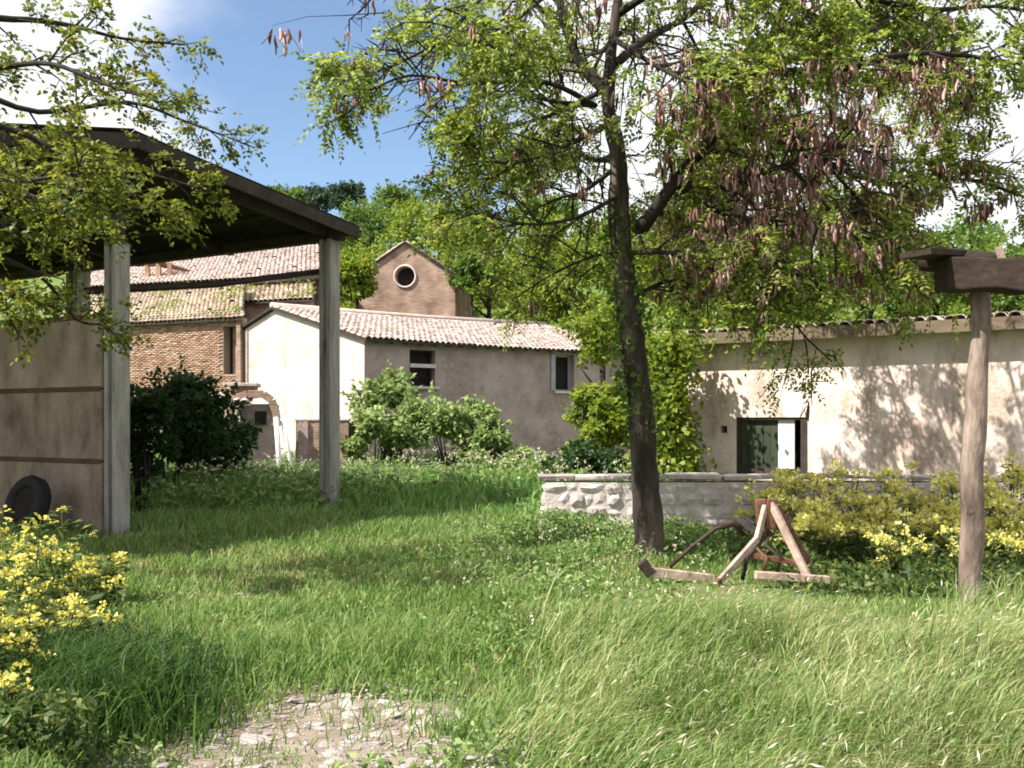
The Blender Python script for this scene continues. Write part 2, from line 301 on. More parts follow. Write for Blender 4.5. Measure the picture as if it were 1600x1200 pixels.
def brick_mat():
    m, t, b = mat_base('brown_masonry'); l = t.links.new
    tcn = N(t, 'ShaderNodeTexCoord'); mpn = N(t, 'ShaderNodeMapping'); mpn.inputs['Rotation'].default_value = (R(90), 0, 0)
    br = N(t, 'ShaderNodeTexBrick'); br.inputs['Scale'].default_value = 1.0
    br.inputs['Brick Width'].default_value = 0.28; br.inputs['Row Height'].default_value = 0.085; br.inputs['Mortar Size'].default_value = 0.012
    br.inputs['Color1'].default_value = (0.29, 0.18, 0.13, 1); br.inputs['Color2'].default_value = (0.40, 0.29, 0.23, 1); br.inputs['Mortar'].default_value = (0.36, 0.30, 0.25, 1)
    l(tcn.outputs['Object'], mpn.inputs[0]); l(mpn.outputs[0], br.inputs['Vector'])
    n1 = N(t, 'ShaderNodeTexNoise'); n1.inputs['Scale'].default_value = 1.3; n1.inputs['Detail'].default_value = 9; l(tcn.outputs['Object'], n1.inputs['Vector'])
    r = ramp_node(t, [(0.3, (0.5, 0.45, 0.42)), (0.7, (1.15, 1.1, 1.05))]); l(n1.outputs['Fac'], r.inputs['Fac'])
    mx = N(t, 'ShaderNodeMixRGB', blend_type='MULTIPLY'); mx.inputs['Fac'].default_value = 1; l(br.outputs['Color'], mx.inputs['Color1']); l(r.outputs[0], mx.inputs['Color2'])
    l(mx.outputs[0], b.inputs['Base Color']); b.inputs['Roughness'].default_value = 0.95
    bp = N(t, 'ShaderNodeBump'); bp.inputs['Strength'].default_value = 0.5; bp.inputs['Distance'].default_value = 0.02; bp.invert = True
    l(br.outputs['Fac'], bp.inputs['Height']); l(bp.outputs[0], b.inputs['Normal'])
    return m
M['masonry'] = brick_mat()

# ------------------------------------------------------------------ foliage makers
def unit(a): return a / np.maximum(np.linalg.norm(a, axis=-1, keepdims=True), 1e-9)
def rand_dirs(n): return unit(rng.normal(size=(n, 3)))
def leaf_quads(P, D, Nn, Ln, Wd, fold=0.25):
    """a folded pointed leaf (one quad) at P along D with face normal Nn"""
    D = unit(D); S = unit(np.cross(D, Nn)); U = np.cross(S, D)
    Ln = np.asarray(Ln).reshape(-1, 1) * np.ones((len(P), 1)); Wd = np.asarray(Wd).reshape(-1, 1) * np.ones((len(P), 1))
    a = P; c = P + D * Ln
    mid = P + D * Ln * 0.5
    b = mid + S * Wd * 0.5 + U * Wd * fold; d = mid - S * Wd * 0.5 + U * Wd * fold
    V = np.stack([a, b, c, d], 1).reshape(-1, 3)
    return V
def leaf_mesh(name, V):
    n = len(V) // 4
    return np_mesh(name, V, np.full(n, 4), np.arange(4 * n))
def leaves_at(P, L0=0.1, W0=0.06, up=0.5, out=None):
    n = len(P); D = rand_dirs(n); D[:, 2] -= 0.25
    if out is not None: D = D + out * 0.8
    Nn = rand_dirs(n) * (1 - up) + np.array([[-0.25, -0.25, 0.9]]) * up
    s = rng.uniform(0.65, 1.3, n)
    return leaf_quads(P, D, Nn, L0 * s, W0 * s)
def compound_leaves(P, D, rl, npair=6, ll=0.045, lw=0.020):
    """pinnate leaves: leaflets in pairs along a drooping rachis"""
    n = len(P); D = unit(D); upv = unit(np.tile([[0., 0., 1.]], (n, 1)) + rng.normal(size=(n, 3)) * 0.45)
    S = unit(np.cross(D, upv)); U = np.cross(S, D); out = []
    rl = np.asarray(rl).reshape(-1, 1)
    for k in range(npair + 1):
        t = (k + 1) / (npair + 1)
        base = P + D * rl * t - np.array([[0, 0, 1.]]) * rl * 0.35 * t * t
        for sgn in ((-1, 1) if k < npair else (0,)):
            dd = D * (0.45 if sgn else 1.0) + S * sgn * 1.0 - np.array([[0, 0, 0.25]]) + rng.normal(size=(n, 3)) * 0.16
            sz = rng.uniform(0.8, 1.2, n) * (1.0 - 0.25 * abs(t - 0.5))
            out.append(leaf_quads(base, dd, U + rng.normal(size=(n, 3)) * 0.25, ll * sz, lw * sz))
    return np.concatenate(out, 0)
def crown_points(center, rad, nclump, nleaf, clump_r=0.38, flat=1.0, seed=None):
    """points in clumps spread through a crown with gaps between; returns points and outward directions"""
    c = np.asarray(center, float); rad = np.asarray(rad, float)
    d = rand_dirs(nclump); d[:, 2] = np.where(d[:, 2] < -0.55, -d[:, 2], d[:, 2])
    rr = rng.uniform(0.35, 1.0, (nclump, 1)) ** 0.7
    cc = d * rr * rad
    w = rng.uniform(0.6, 1.35, nclump); w /= w.sum()
    k = rng.choice(nclump, nleaf, p=w)
    cr_ = rng.uniform(0.65, 1.3, nclump) * clump_r * rad.mean()
    dl = rand_dirs(nleaf); dl[:, 2] *= 0.75 * flat
    sh = rng.uniform(0.25, 1.0, (nleaf, 1)) ** 0.5
    P = c + cc[k] + dl * sh * cr_[k][:, None]
    ns = int(nclump * 2.2); m_ = int(nleaf * .16)          # loose shoots standing out of the clumps
    sk = rng.integers(0, nclump, ns); sdir = unit(rand_dirs(ns) + unit(cc[sk]) * .9 + np.array([[0, 0, .35]])); sl = rng.uniform(.9, 1.9, ns) * cr_[sk]
    pick = rng.integers(0, ns, m_); q = rng.uniform(.3, 1, m_)[:, None]
    P[:m_] = c + cc[sk[pick]] + sdir[pick] * q * sl[pick][:, None] + rng.normal(size=(m_, 3)) * .05 * cr_.mean()
    dl[:m_] = sdir[pick]
    return P, unit(dl)
def shrub(name, label, cat, base, rad, n, leaf, mat, nclump=16, group=None, clump=0.34, stems=True):
    x, y = base; z = G(x, y); t = thing(name, label, cat, (x, y, z), 0, group)
    P, o = crown_points((0, 0, rad[2] * 0.95), rad, nclump, n, clump)
    P[:, 2] = np.abs(P[:, 2]) + 0.02
    link('foliage', leaf_mesh('foliage', leaves_at(P, leaf, leaf * 0.55, 0.55, o)), mat, t)
    if stems:
        mb = MB()
        for i in range(7):
            a = random.uniform(0, 6.28); rr = random.uniform(0.2, 0.75)
            tip = Vector((math.cos(a) * rad[0] * rr, math.sin(a) * rad[1] * rr, rad[2] * random.uniform(0.9, 1.6)))
            s0 = Vector((math.cos(a) * 0.08, math.sin(a) * 0.08, -0.1))
            mb.tube([s0, s0.lerp(tip, 0.5) + Vector((0, 0, 0.1)), tip], [0.03, 0.022, 0.008], 5)
        mb.build('stem', M['bark2'], t, True)
    return t
def bg_tree(name, label, px, d, ytop, ybot, wpx, mat, n=5200, leaf=0.24, nclump=26, group=None, trunk_col='bark2', cat='tree', clump=0.36):
    """a tree standing on the ground behind the houses; crown between two picture rows at its own depth"""
    p = at(px, (ytop + ybot) / 2, d); x = p.x; z0 = G(x, d)
    rz = (ybot - ytop) / F * d / 2; rx = wpx / F * d / 2
    t = thing(name, label, cat, (x, d, z0), 0, group)
    cz = p.z - z0
    P, o = crown_points((0, 0, cz), (rx * 0.9, rx * 0.85, rz * 0.85), nclump, n, clump)
    P[:, 2] = np.maximum(P[:, 2], 0.15)
    link('crown', leaf_mesh('crown', leaves_at(P, leaf, leaf * 0.6, 0.5, o)), mat, t)
    mb = MB(); rt = 0.05 + 0.035 * rz; top = max(cz + rz * 0.3, 0.6)
    mb.tube([(0, 0, -0.3), (0.05, 0, top * 0.45), (0.1 * rx, 0.05, top)], [rt * 1.3, rt, rt * 0.4], 7)
    for i in range(6):
        a = i * 1.05 + random.random(); h = top * random.uniform(0.45, 0.85)
        mb.tube([(0.04, 0, h), (math.cos(a) * rx * 0.35, math.sin(a) * rx * 0.35, h + rz * 0.25), (math.cos(a) * rx * 0.75, math.sin(a) * rx * 0.75, h + rz * 0.5)], [rt * 0.5, rt * 0.3, rt * 0.1], 5)
    mb.build('trunk', M[trunk_col], t, True)
    return t

# ------------------------------------------------------------------ ground, hill
def build_ground():
    rs = np.concatenate([np.linspace(0.5, 20, 60), np.linspace(20.6, 60, 60), np.linspace(62, 200, 60), np.geomspace(210, 1500, 24)])
    th = np.linspace(0, 2 * np.pi, 180, endpoint=False)
    X = rs[:, None] * np.sin(th)[None]; Y = rs[:, None] * np.cos(th)[None]
    Z = gz(X, Y); V = np.stack([X, Y, Z], -1).reshape(-1, 3); nt_ = len(th); nr = len(rs)
    i, j = np.meshgrid(np.arange(nr - 1), np.arange(nt_), indexing='ij'); j2 = (j + 1) % nt_
    q = np.stack([i * nt_ + j, i * nt_ + j2, (i + 1) * nt_ + j2, (i + 1) * nt_ + j], -1).reshape(-1, 4)[:, ::-1]
    c = len(V); V = np.vstack([V, [[0, 0, G(0, 0)]]])
    tri = np.stack([np.full(nt_, c), (np.arange(nt_) + 1) % nt_, np.arange(nt_)], -1)
    fs = np.concatenate([np.full(len(q), 4), np.full(len(tri), 3)]); idx = np.concatenate([q.ravel(), tri.ravel()])
    o = link('ground', np_mesh('ground', V, fs, idx, True), M['ground']); tag(o, kind='structure'); return o
GROUND = build_ground()

# ------------------------------------------------------------------ roofs of curved tiles
def tile_shell(w, l, seg=5, thick=0.012):
    """a curved clay tile, tapering up the slope: x across, y up the slope, z out"""
    mb = MB(); vs = []
    for (y, sc, lift) in ((0, 1.0, 0.018), (l, 0.82, 0.0)):
        for r_ in (1.0, 1 - 2 * thick / w):
            for k in range(seg + 1):
                a = math.pi * k / seg
                vs.append((-math.cos(a) * w / 2 * sc * r_, y, math.sin(a) * w * 0.36 * sc * r_ + lift))
    m = seg + 1; f = []
    for k in range(seg):
        f.append((k, k + 1, 2 * m + k + 1, 2 * m + k)); f.append((m + k, 3 * m + k, 3 * m + k + 1, m + k + 1)); f.append((k, m + k, m + k + 1, k + 1))
    mb.add(vs, f); return mb
def tile_roof(parent, o, u, v, nu, nv, mat, n_obj_rows=0, tw=0.22, tl=0.40, step=0.33, miss=0.0, sag=0.0, nu_lo=0, nu_hi=None):
    """rows of tiles on a slope: the lowest n_obj_rows are single tile objects, the rest one joined part"""
    o = Vector(o); u = Vector(u).normalized(); v = Vector(v).normalized(); w = u.cross(v).normalized()
    if w.z < 0: w = -w
    base = tile_shell(tw, tl); me = base.mesh('roof_tile', True); me.materials.append(mat)
    arr = np.array([list(x) for x in base.v]); big_v = []; big_f = []; k = 0
    Mr = Matrix((u, v, w)).transposed()
    for j in range(nv):
        for i in range(nu):
            if random.random() < miss: continue
            s = sag * math.sin(math.pi * i / max(1, nu)) 
            p = o + u * ((i + 0.5) * tw + random.uniform(-0.012, 0.012)) + v * (j * step + random.uniform(-0.025, 0.025)) + w * (0.012 + random.uniform(0, 0.008)) - Vector((0, 0, s))
            Rz = Matrix.Rotation(random.uniform(-0.05, 0.05), 3, 'Z')
            Mx = Mr @ Rz
            if j < n_obj_rows:
                ob = link('roof_tile', me, None, parent); ob.matrix_local = Matrix.Translation(p) @ Mx.to_4x4()
            else:
                big_v.append(arr @ np.array(Mx).T + np.array(p)); big_f.append(np.array(base.f) + k * len(arr)); k += 1
    if k:
        F_ = np.concatenate(big_f); m2 = np_mesh('roof_tiles', np.concatenate(big_v), np.full(len(F_), 4), F_.ravel(), True)
        tag(link('tile_field', m2, mat, parent), kind='stuff')
def quad_prism(mb, a, b, c, d, t):
    """slab: corners a b c d with thickness vector t"""
    a, b, c, d, t = [Vector(x) for x in (a, b, c, d, t)]
    mb.add([a, b, c, d, a + t, b + t, c + t, d + t], [(0, 1, 2, 3), (7, 6, 5, 4), (0, 4, 5, 1), (1, 5, 6, 2), (2, 6, 7, 3), (3, 7, 4, 0)])

def wall_with_holes(mb, o, u, n_in, length, zb, zt_fn, thick, holes):
    """vertical wall from o along u; holes = (s0, s1, z0, z1) cut right through; zt_fn(s) gives the height of the top"""
    u = Vector(u).normalized(); n_in = Vector(n_in).normalized()
    xs = sorted({0.0, length, *[h[0] for h in holes], *[h[1] for h in holes]})
    for s0, s1 in zip(xs[:-1], xs[1:]):
        hs = sorted([h for h in holes if h[0] <= s0 + 1e-6 and h[1] >= s1 - 1e-6], key=lambda h: h[2])
        z = zb; spans = []
        for h in hs:
            spans.append((z, z, h[2], h[2])); z = h[3]
        spans.append((z, z, zt_fn(s0), zt_fn(s1)))
        for (a0, a1, b0, b1) in spans:
            p = lambda s, zz: Vector((o[0] + u.x * s, o[1] + u.y * s, zz))
            quad_prism(mb, p(s0, a0), p(s1, a1), p(s1, b1), p(s0, b0), n_in * thick)

def on_plane(px, o, u):
    """distance along a ground line (o + s u) where a picture column meets it"""
    k = (px - 800) / F
    return (k * o[1] - o[0]) / (u[0] - k * u[1])

# ------------------------------------------------------------------ the stone farmhouse in the middle
def build_house():
    C0 = Vector((-4.94, 33.0, 0)); u = Vector((0.82, 0.57, 0)).normalized(); g = Vector((-0.70, 0.71, 0)).normalized()
    Lf, Lg, Lb = 12.6, 11.3, 8.0; ze, zr = 4.38, 5.86
    t = thing('farmhouse', 'long stone farmhouse with shade-greyed front, bright white gable end and pink tiled roof', 'house', (C0.x, C0.y, 0))
    loc = Matrix.Translation(-C0)
    def pl(v): return Vector(v) - C0
    # front wall with two windows
    s1a, s1b = on_plane(640, C0, u), on_plane(680, C0, u); s2a, s2b = on_plane(868, C0, u), on_plane(897, C0, u)
    holes = [(s1a, s1b, 2.85, 4.12), (s2a, s2b, 2.8, 4.2)]
    nin = Vector((-u.y, u.x, 0))
    mb = MB(); wall_with_holes(mb, (0, 0), u, nin, Lf, -0.6, lambda s: ze, 0.45, holes); mb.build('front_wall', M['greywall'], t)
    # white gable wall
    mb = MB(); ng = Vector((g.y, -g.x, 0)); ng = ng if ng.dot(u) > 0 else -ng
    top = lambda s: ze + (zr - ze) * (1 - abs(s - Lg / 2) / (Lg / 2))
    o0 = -ng * 0.012 + g * 0.01
    for (a, b) in ((0, Lg / 2), (Lg / 2, Lb)): 
        P = [o0 + g * a + Vector((0, 0, -0.6)), o0 + g * b + Vector((0, 0, -0.6)), o0 + g * b + Vector((0, 0, top(b) - 0.03)), o0 + g * a + Vector((0, 0, top(a) - 0.03))]
        quad_prism(mb, *P, ng * 0.45)
    mb.build('gable_wall', M['whitewall'], t)
    # remaining walls
    mb = MB()
    b0 = g * Lb; zb = top(Lb) - 0.03
    quad_prism(mb, b0 + Vector((0, 0, -0.6)), b0 + u * Lf + Vector((0, 0, -0.6)), b0 + u * Lf + Vector((0, 0, zb)), b0 + Vector((0, 0, zb)), -nin * 0.4)
    mb.build('back_wall', M['greywall'], t); mb = MB()
    e0 = u * Lf
    quad_prism(mb, e0 + g * 0.5 + Vector((0, 0, -0.6)), e0 + g * (Lb - 0.5) + Vector((0, 0, -0.6)), e0 + g * (Lb - 0.5) + Vector((0, 0, ze)), e0 + g * 0.5 + Vector((0, 0, ze)), -u * 0.4)
    mb.build('end_wall', M['greywall'], t)
    # windows
    for k, (a, b, z0, z1) in enumerate(holes):
        mb = MB(); q = u * (a - 0.1) + nin * 0.40; q2 = u * (b + 0.1) + nin * 0.40
        quad_prism(mb, q + Vector((0, 0, z0 - .1)), q2 + Vector((0, 0, z0 - .1)), q2 + Vector((0, 0, z1 + .1)), q + Vector((0, 0, z1 + .1)), nin * 0.5)
        wn = mb.build('window', M['void'], t)
        fr = MB()
        for (s0, s1, h0, h1) in ((a, a + 0.07, z0, z1), (b - 0.07, b, z0, z1), (a + 0.07, b - 0.07, z1 - 0.07, z1), (a + 0.07, b - 0.07, z0, z0 + 0.07)):
            fr.box(u * ((s0 + s1) / 2) + nin * 0.3 + Vector((0, 0, (h0 + h1) / 2)), (s1 - s0, 0.08, h1 - h0), Matrix((u, nin, Vector((0, 0, 1)))).transposed())
        fr.build('frame', M['fascia'] if k == 0 else M['greyframe'], wn)
        sl = MB(); sl.box(u * ((a + b) / 2) - nin * 0.03 + Vector((0, 0, z0 - 0.045)), (b - a + 0.2, 0.22, 0.085), Matrix((u, nin, Vector((0, 0, 1)))).transposed())
        sl.build('sill', M['stone'], wn, bevel=0.01)
        if k == 1:
            sh = MB(); c = u * (a - 0.15) - nin * 0.05
            sh.box(c + Vector((0, 0, (z0 + z1) / 2)), (0.2, 0.05, z1 - z0), Matrix((u, nin, Vector((0, 0, 1)))).transposed())
            sh.build('shutter', M['greyframe'], t, bevel=0.008)
        else:
            lt = MB(); lt.box(u * ((a + b) / 2) - nin * 0.02 + Vector((0, 0, z0 + 0.72)), (b - a - 0.02, 0.1, 0.13), Matrix((u, nin, Vector((0, 0, 1)))).transposed()); lt.build('crossbar', M['stone'], wn)
    # roof
    ov = 0.35; up = Vector((g.x * Lg / 2, g.y * Lg / 2, zr - ze)); un = up.normalized()
    dn = Vector((-g.x * Lg / 2, -g.y * Lg / 2, zr - ze)).normalized()
    for sgn, ob in ((1, Vector((0, 0, ze))), (-1, g * Lb + Vector((0, 0, top(Lb))))):
        vv = un if sgn > 0 else dn
        a = ob - vv * ov - u * 0.18; b = a + u * (Lf + 0.3); ln = (up.length if sgn > 0 else up.length * (Lb - Lg / 2) / (Lg / 2)) + ov
        mb = MB(); quad_prism(mb, a, b, b + vv * ln, a + vv * ln, Vector((0, 0, 0.08))); mb.build('roof_deck', M['fascia'], t)
        if sgn > 0:
            n = Vector((0, 0, 0.085)); tile_roof(t, a + n, u, vv, int((Lf + 0.3) / 0.22), int(ln / 0.33), M['tile'], 5, sag=0.08)
        else:
            tile_roof(t, b + Vector((0, 0, 0.085)), -u, vv, int((Lf + 0.3) / 0.22), 6, M['tile'], 0)
    mb = MB(); mb.tube([up + Vector((0, 0, ze + 0.12)) - u * 0.18, up + Vector((0, 0, ze + 0.06)) + u * Lf / 2, up + Vector((0, 0, ze + 0.12)) + u * (Lf + 0.1)], 0.13, 8); mb.build('ridge_cap', M['tile'], t, True)
    # rafters under the eave
    for i in range(22):
        rf = MB(); p = u * (0.3 + i * 0.56) + Vector((0, 0, ze - 0.02)); rf.bar(p - un * 0.30, p - un * 0.03, 0.08, 0.07); rf.build('rafter', M['fascia'], t)
    return t
build_house()

# ------------------------------------------------------------------ brick annex on the left, tiled barn behind it
def build_annex():
    a = at(376, 600, 38.6); b = at(90, 600, 42.6); a = Vector((a.x, a.y, 0)); b = Vector((b.x, b.y, 0))
    u = (b - a).normalized(); Ln = (b - a).length; nin = Vector((u.y, -u.x, 0)); nin = nin if nin.y > 0 else -nin
    t = thing('brick_outbuilding', 'ruined orange brick outbuilding with weeds on its sagging tiled roof', 'outbuilding', a)
    ze = 5.72
    s0, s1 = 0.06, on_plane(349, a, u)
    hole = [(s0 + 0.1, s1, 3.5, 5.4)]
    mb = MB(); wall_with_holes(mb, (0, 0), u, nin, Ln, -0.5, lambda s: ze, 0.4, hole); mb.build('wall', M['mortar'], t)
    mb = MB(); q = nin * 0.41 + u * s0; quad_prism(mb, q + Vector((0, 0, 3.4)), q + u * (s1 - s0 + .2) + Vector((0, 0, 3.4)), q + u * (s1 - s0 + .2) + Vector((0, 0, 5.5)), q + Vector((0, 0, 5.5)), nin * 0.4); mb.build('doorway', M['void'], t)
    mb = MB(); mb.bar(u * -0.02 - nin * 0.06 + Vector((0, 0, 2.6)), u * 0.01 - nin * 0.06 + Vector((0, 0, ze)), 0.16, 0.2); mb.build('corner_pier', M['masonry'], t)
    # brick relief, courses on the face
    V = []; Fq = []; k = 0; bx = MB(); bx.box((0, 0, 0), (0.235, 0.03, 0.055)); A = np.array(bx.v); FF = np.array(bx.f)
    Mr = np.array(Matrix((u, nin, Vector((0, 0, 1)))).transposed())
    for j in range(42):
        z = 2.72 + j * 0.071
        for i in range(34):
            s = 0.14 + i * 0.25 + (0.125 if j % 2 else 0)
            if z > ze - 0.04 or (hole[0][0] - 0.13 < s < hole[0][1] + 0.13 and 3.46 < z < 5.44) or random.random() < 0.06: continue
            pos = u * s - nin * random.uniform(0.004, 0.017) + Vector((0, 0, z))
            V.append(A @ Mr.T + np.array(pos)); Fq.append(FF + k * 8); k += 1
    Fq = np.concatenate(Fq); tag(link('brick_courses', np_mesh('brick_courses', np.concatenate(V), np.full(len(Fq), 4), Fq.ravel()), M['brick'], t), kind='stuff')
    # roof rises towards the back
    run = 4.6; rise = 2.0; bk = Vector((-0.235, 0.972, 0)); vv = bk * run + Vector((0, 0, rise)); vn = vv.normalized()
    o = Vector((0, 0, ze)) - vn * 0.35 - u * 0.12
    mb = MB(); quad_prism(mb, o, o + u * (Ln + .3), o + u * (Ln + .3) + vn * (vv.length + .35), o + vn * (vv.length + .35), Vector((0, 0, 0.07))); mb.build('roof_deck', M['fascia'], t)
    tile_roof(t, o + u * (Ln + .3) + Vector((0, 0, 0.075)), -u, vn, int((Ln + .3) / 0.22), int(5.3 / 0.33), M['oldtile'], 2, miss=0.05)
    # end wall up to the house
    mb = MB(); e = -u * 0.0
    quad_prism(mb, bk * 0.45 + Vector((0, 0, -.5)), bk * run + Vector((0, 0, -.5)), bk * run + Vector((0, 0, ze + rise - 0.1)), bk * 0.45 + Vector((0, 0, ze + 0.08)), u * 0.4); mb.build('end_wall', M['masonry'], t)
    # weeds on the roof
    n = 3000; ss = rng.uniform(0, Ln, n); tt = rng.uniform(0, 5.0, n)
    keep = (np.sin(ss * 1.9) + np.sin(tt * 2.3 + ss) + rng.normal(size=n) * 0.6) > 0.75; ss = ss[keep]; tt = tt[keep]
    P = np.array(o) + np.outer(ss, np.array(u)) + np.outer(tt, np.array(vn)) + np.array([0, 0, 0.16])
    P[:, 2] += rng.uniform(0, 0.22, len(P))
    tag(link('roof_weeds', leaf_mesh('roof_weeds', leaves_at(P, 0.16, 0.06, 0.3)), M['bright'], t), kind='stuff')
    return t
build_annex()

def build_back_barn():
    a = at(503, 600, 44.0); b = at(110, 600, 48.4); a = Vector((a.x, a.y, 0)); b = Vector((b.x, b.y, 0))
    u = (b - a).normalized(); Ln = (b - a).length; nin = Vector((u.y, -u.x, 0)); nin = nin if nin.y > 0 else -nin
    t = thing('tiled_barn', 'big old barn with broad faded pink tiled roof behind the brick outbuilding', 'barn', a)
    ze = 8.2
    mb = MB()
    quad_prism(mb, Vector((0, 0, -.5)), u * Ln + Vector((0, 0, -.5)), u * Ln + Vector((0, 0, ze)), Vector((0, 0, ze)), nin * 0.5); mb.build('wall', M['masonry'], t)
    run = 7.5; rise = 2.6; bk = Vector((-0.20, 0.98, 0)); vv = bk * run + Vector((0, 0, rise)); vn = vv.normalized()
    for e in (Vector((0, 0, 0)), u * (Ln - 0.45)):
        mb = MB(); quad_prism(mb, e + bk * .55 + Vector((0, 0, -.5)), e + bk * run + Vector((0, 0, -.5)), e + bk * run + Vector((0, 0, ze + rise - .1)), e + bk * .55 + Vector((0, 0, ze + .1)), u * 0.45)
        mb.build('end_wall', M['masonry'], t)
    # mossy lean-to roof below the gutter
    LL_ = 4.6; fw = -bk * 3.2; lv = (-fw + Vector((0, 0, 1.15))); ln_ = lv.length; lvn = lv.normalized(); q = fw + Vector((0, 0, ze - 1.55)) + u * 0.4
    mb = MB(); quad_prism(mb, q, q + u * LL_, q + u * LL_ + lv, q + lv, Vector((0, 0, 0.07))); mb.build('lean_to_deck', M['fascia'], t)
    tile_roof(t, q + u * LL_ + Vector((0, 0, 0.075)), -u, lvn, int(LL_ / 0.24), int(ln_ / 0.35), M['oldtile'], 0, tw=0.24, tl=0.42, step=0.35, miss=.03)
    mb = MB(); q2 = q + bk * .25; quad_prism(mb, q2 + Vector((0, 0, -6.4)), q2 + u * (LL_ - .2) + Vector((0, 0, -6.4)), q2 + u * (LL_ - .2) + Vector((0, 0, .05)), q2 + Vector((0, 0, .05)), bk * .4); mb.build('lean_to_wall', M['masonry'], t)
    n = 1200; ss = rng.uniform(0, LL_, n); tt = rng.uniform(0, 3.4, n); kp = (np.sin(ss * 1.3 + 2) + np.sin(tt * 2.3 + ss) + rng.normal(size=n) * .6) > .5
    PW = np.array(q) + np.outer(ss[kp], np.array(u)) + np.outer(tt[kp], np.array(lvn)) + np.array([0, 0, .16]); PW[:, 2] += rng.uniform(0, .2, len(PW))
    tag(link('roof_weeds', leaf_mesh('roof_weeds', leaves_at(PW, .18, .07, .3)), M['bright'], t), kind='stuff')
    o = Vector((0, 0, ze)) - vn * 0.45 - u * 0.3
    mb = MB(); quad_prism(mb, o, o + u * (Ln + .6), o + u * (Ln + .6) + vn * (vv.length + .45), o + vn * (vv.length + .45), Vector((0, 0, 0.07))); mb.build('roof_deck', M['fascia'], t)
    tile_roof(t, o + u * (Ln + .6) + Vector((0, 0, 0.075)), -u, vn, int((Ln + .6) / 0.24), int(8.3 / 0.35), M['tile'], 0, tw=0.24, tl=0.42, step=0.35, miss=0.01)
    mb = MB(); q = o - vn * 0.06 - Vector((0, 0, 0.08)); mb.tube([q, q + u * Ln * 0.3 + Vector((0, 0, -.06)), q + u * Ln * .62, q + u * (Ln + 1.0) + Vector((0, 0, -.05))], 0.10, 8); mb.build('gutter', M['darkrust'], t, True)
    # broken loft opening standing on the roof slope
    c = u * (on_plane(240, a, u)) + vn * 1.1 + Vector((0, 0, ze + 0.1))
    for dx in (-0.75, -0.1, 0.55):
        m2 = MB(); m2.bar(c + u * dx - Vector((0, 0, 0.3)), c + u * dx + Vector((0, 0, 0.65)), 0.2, 0.2, (0, 1, 0)); m2.build('broken_pier', M['brick'], t)
    for k in range(5):
        m2 = MB(); m2.bar(c + u * (0.95 - k * 0.35) + Vector((0, -0.15, 0.62 + 0.1 * (k % 2))), c + u * (-0.35 - k * 0.42) + vn * 0.9 + Vector((0, 0, 0.42 - 0.12 * k)), 0.13, 0.13); m2.build('fallen_rafter', M['rust'], t)
    return t
build_back_barn()

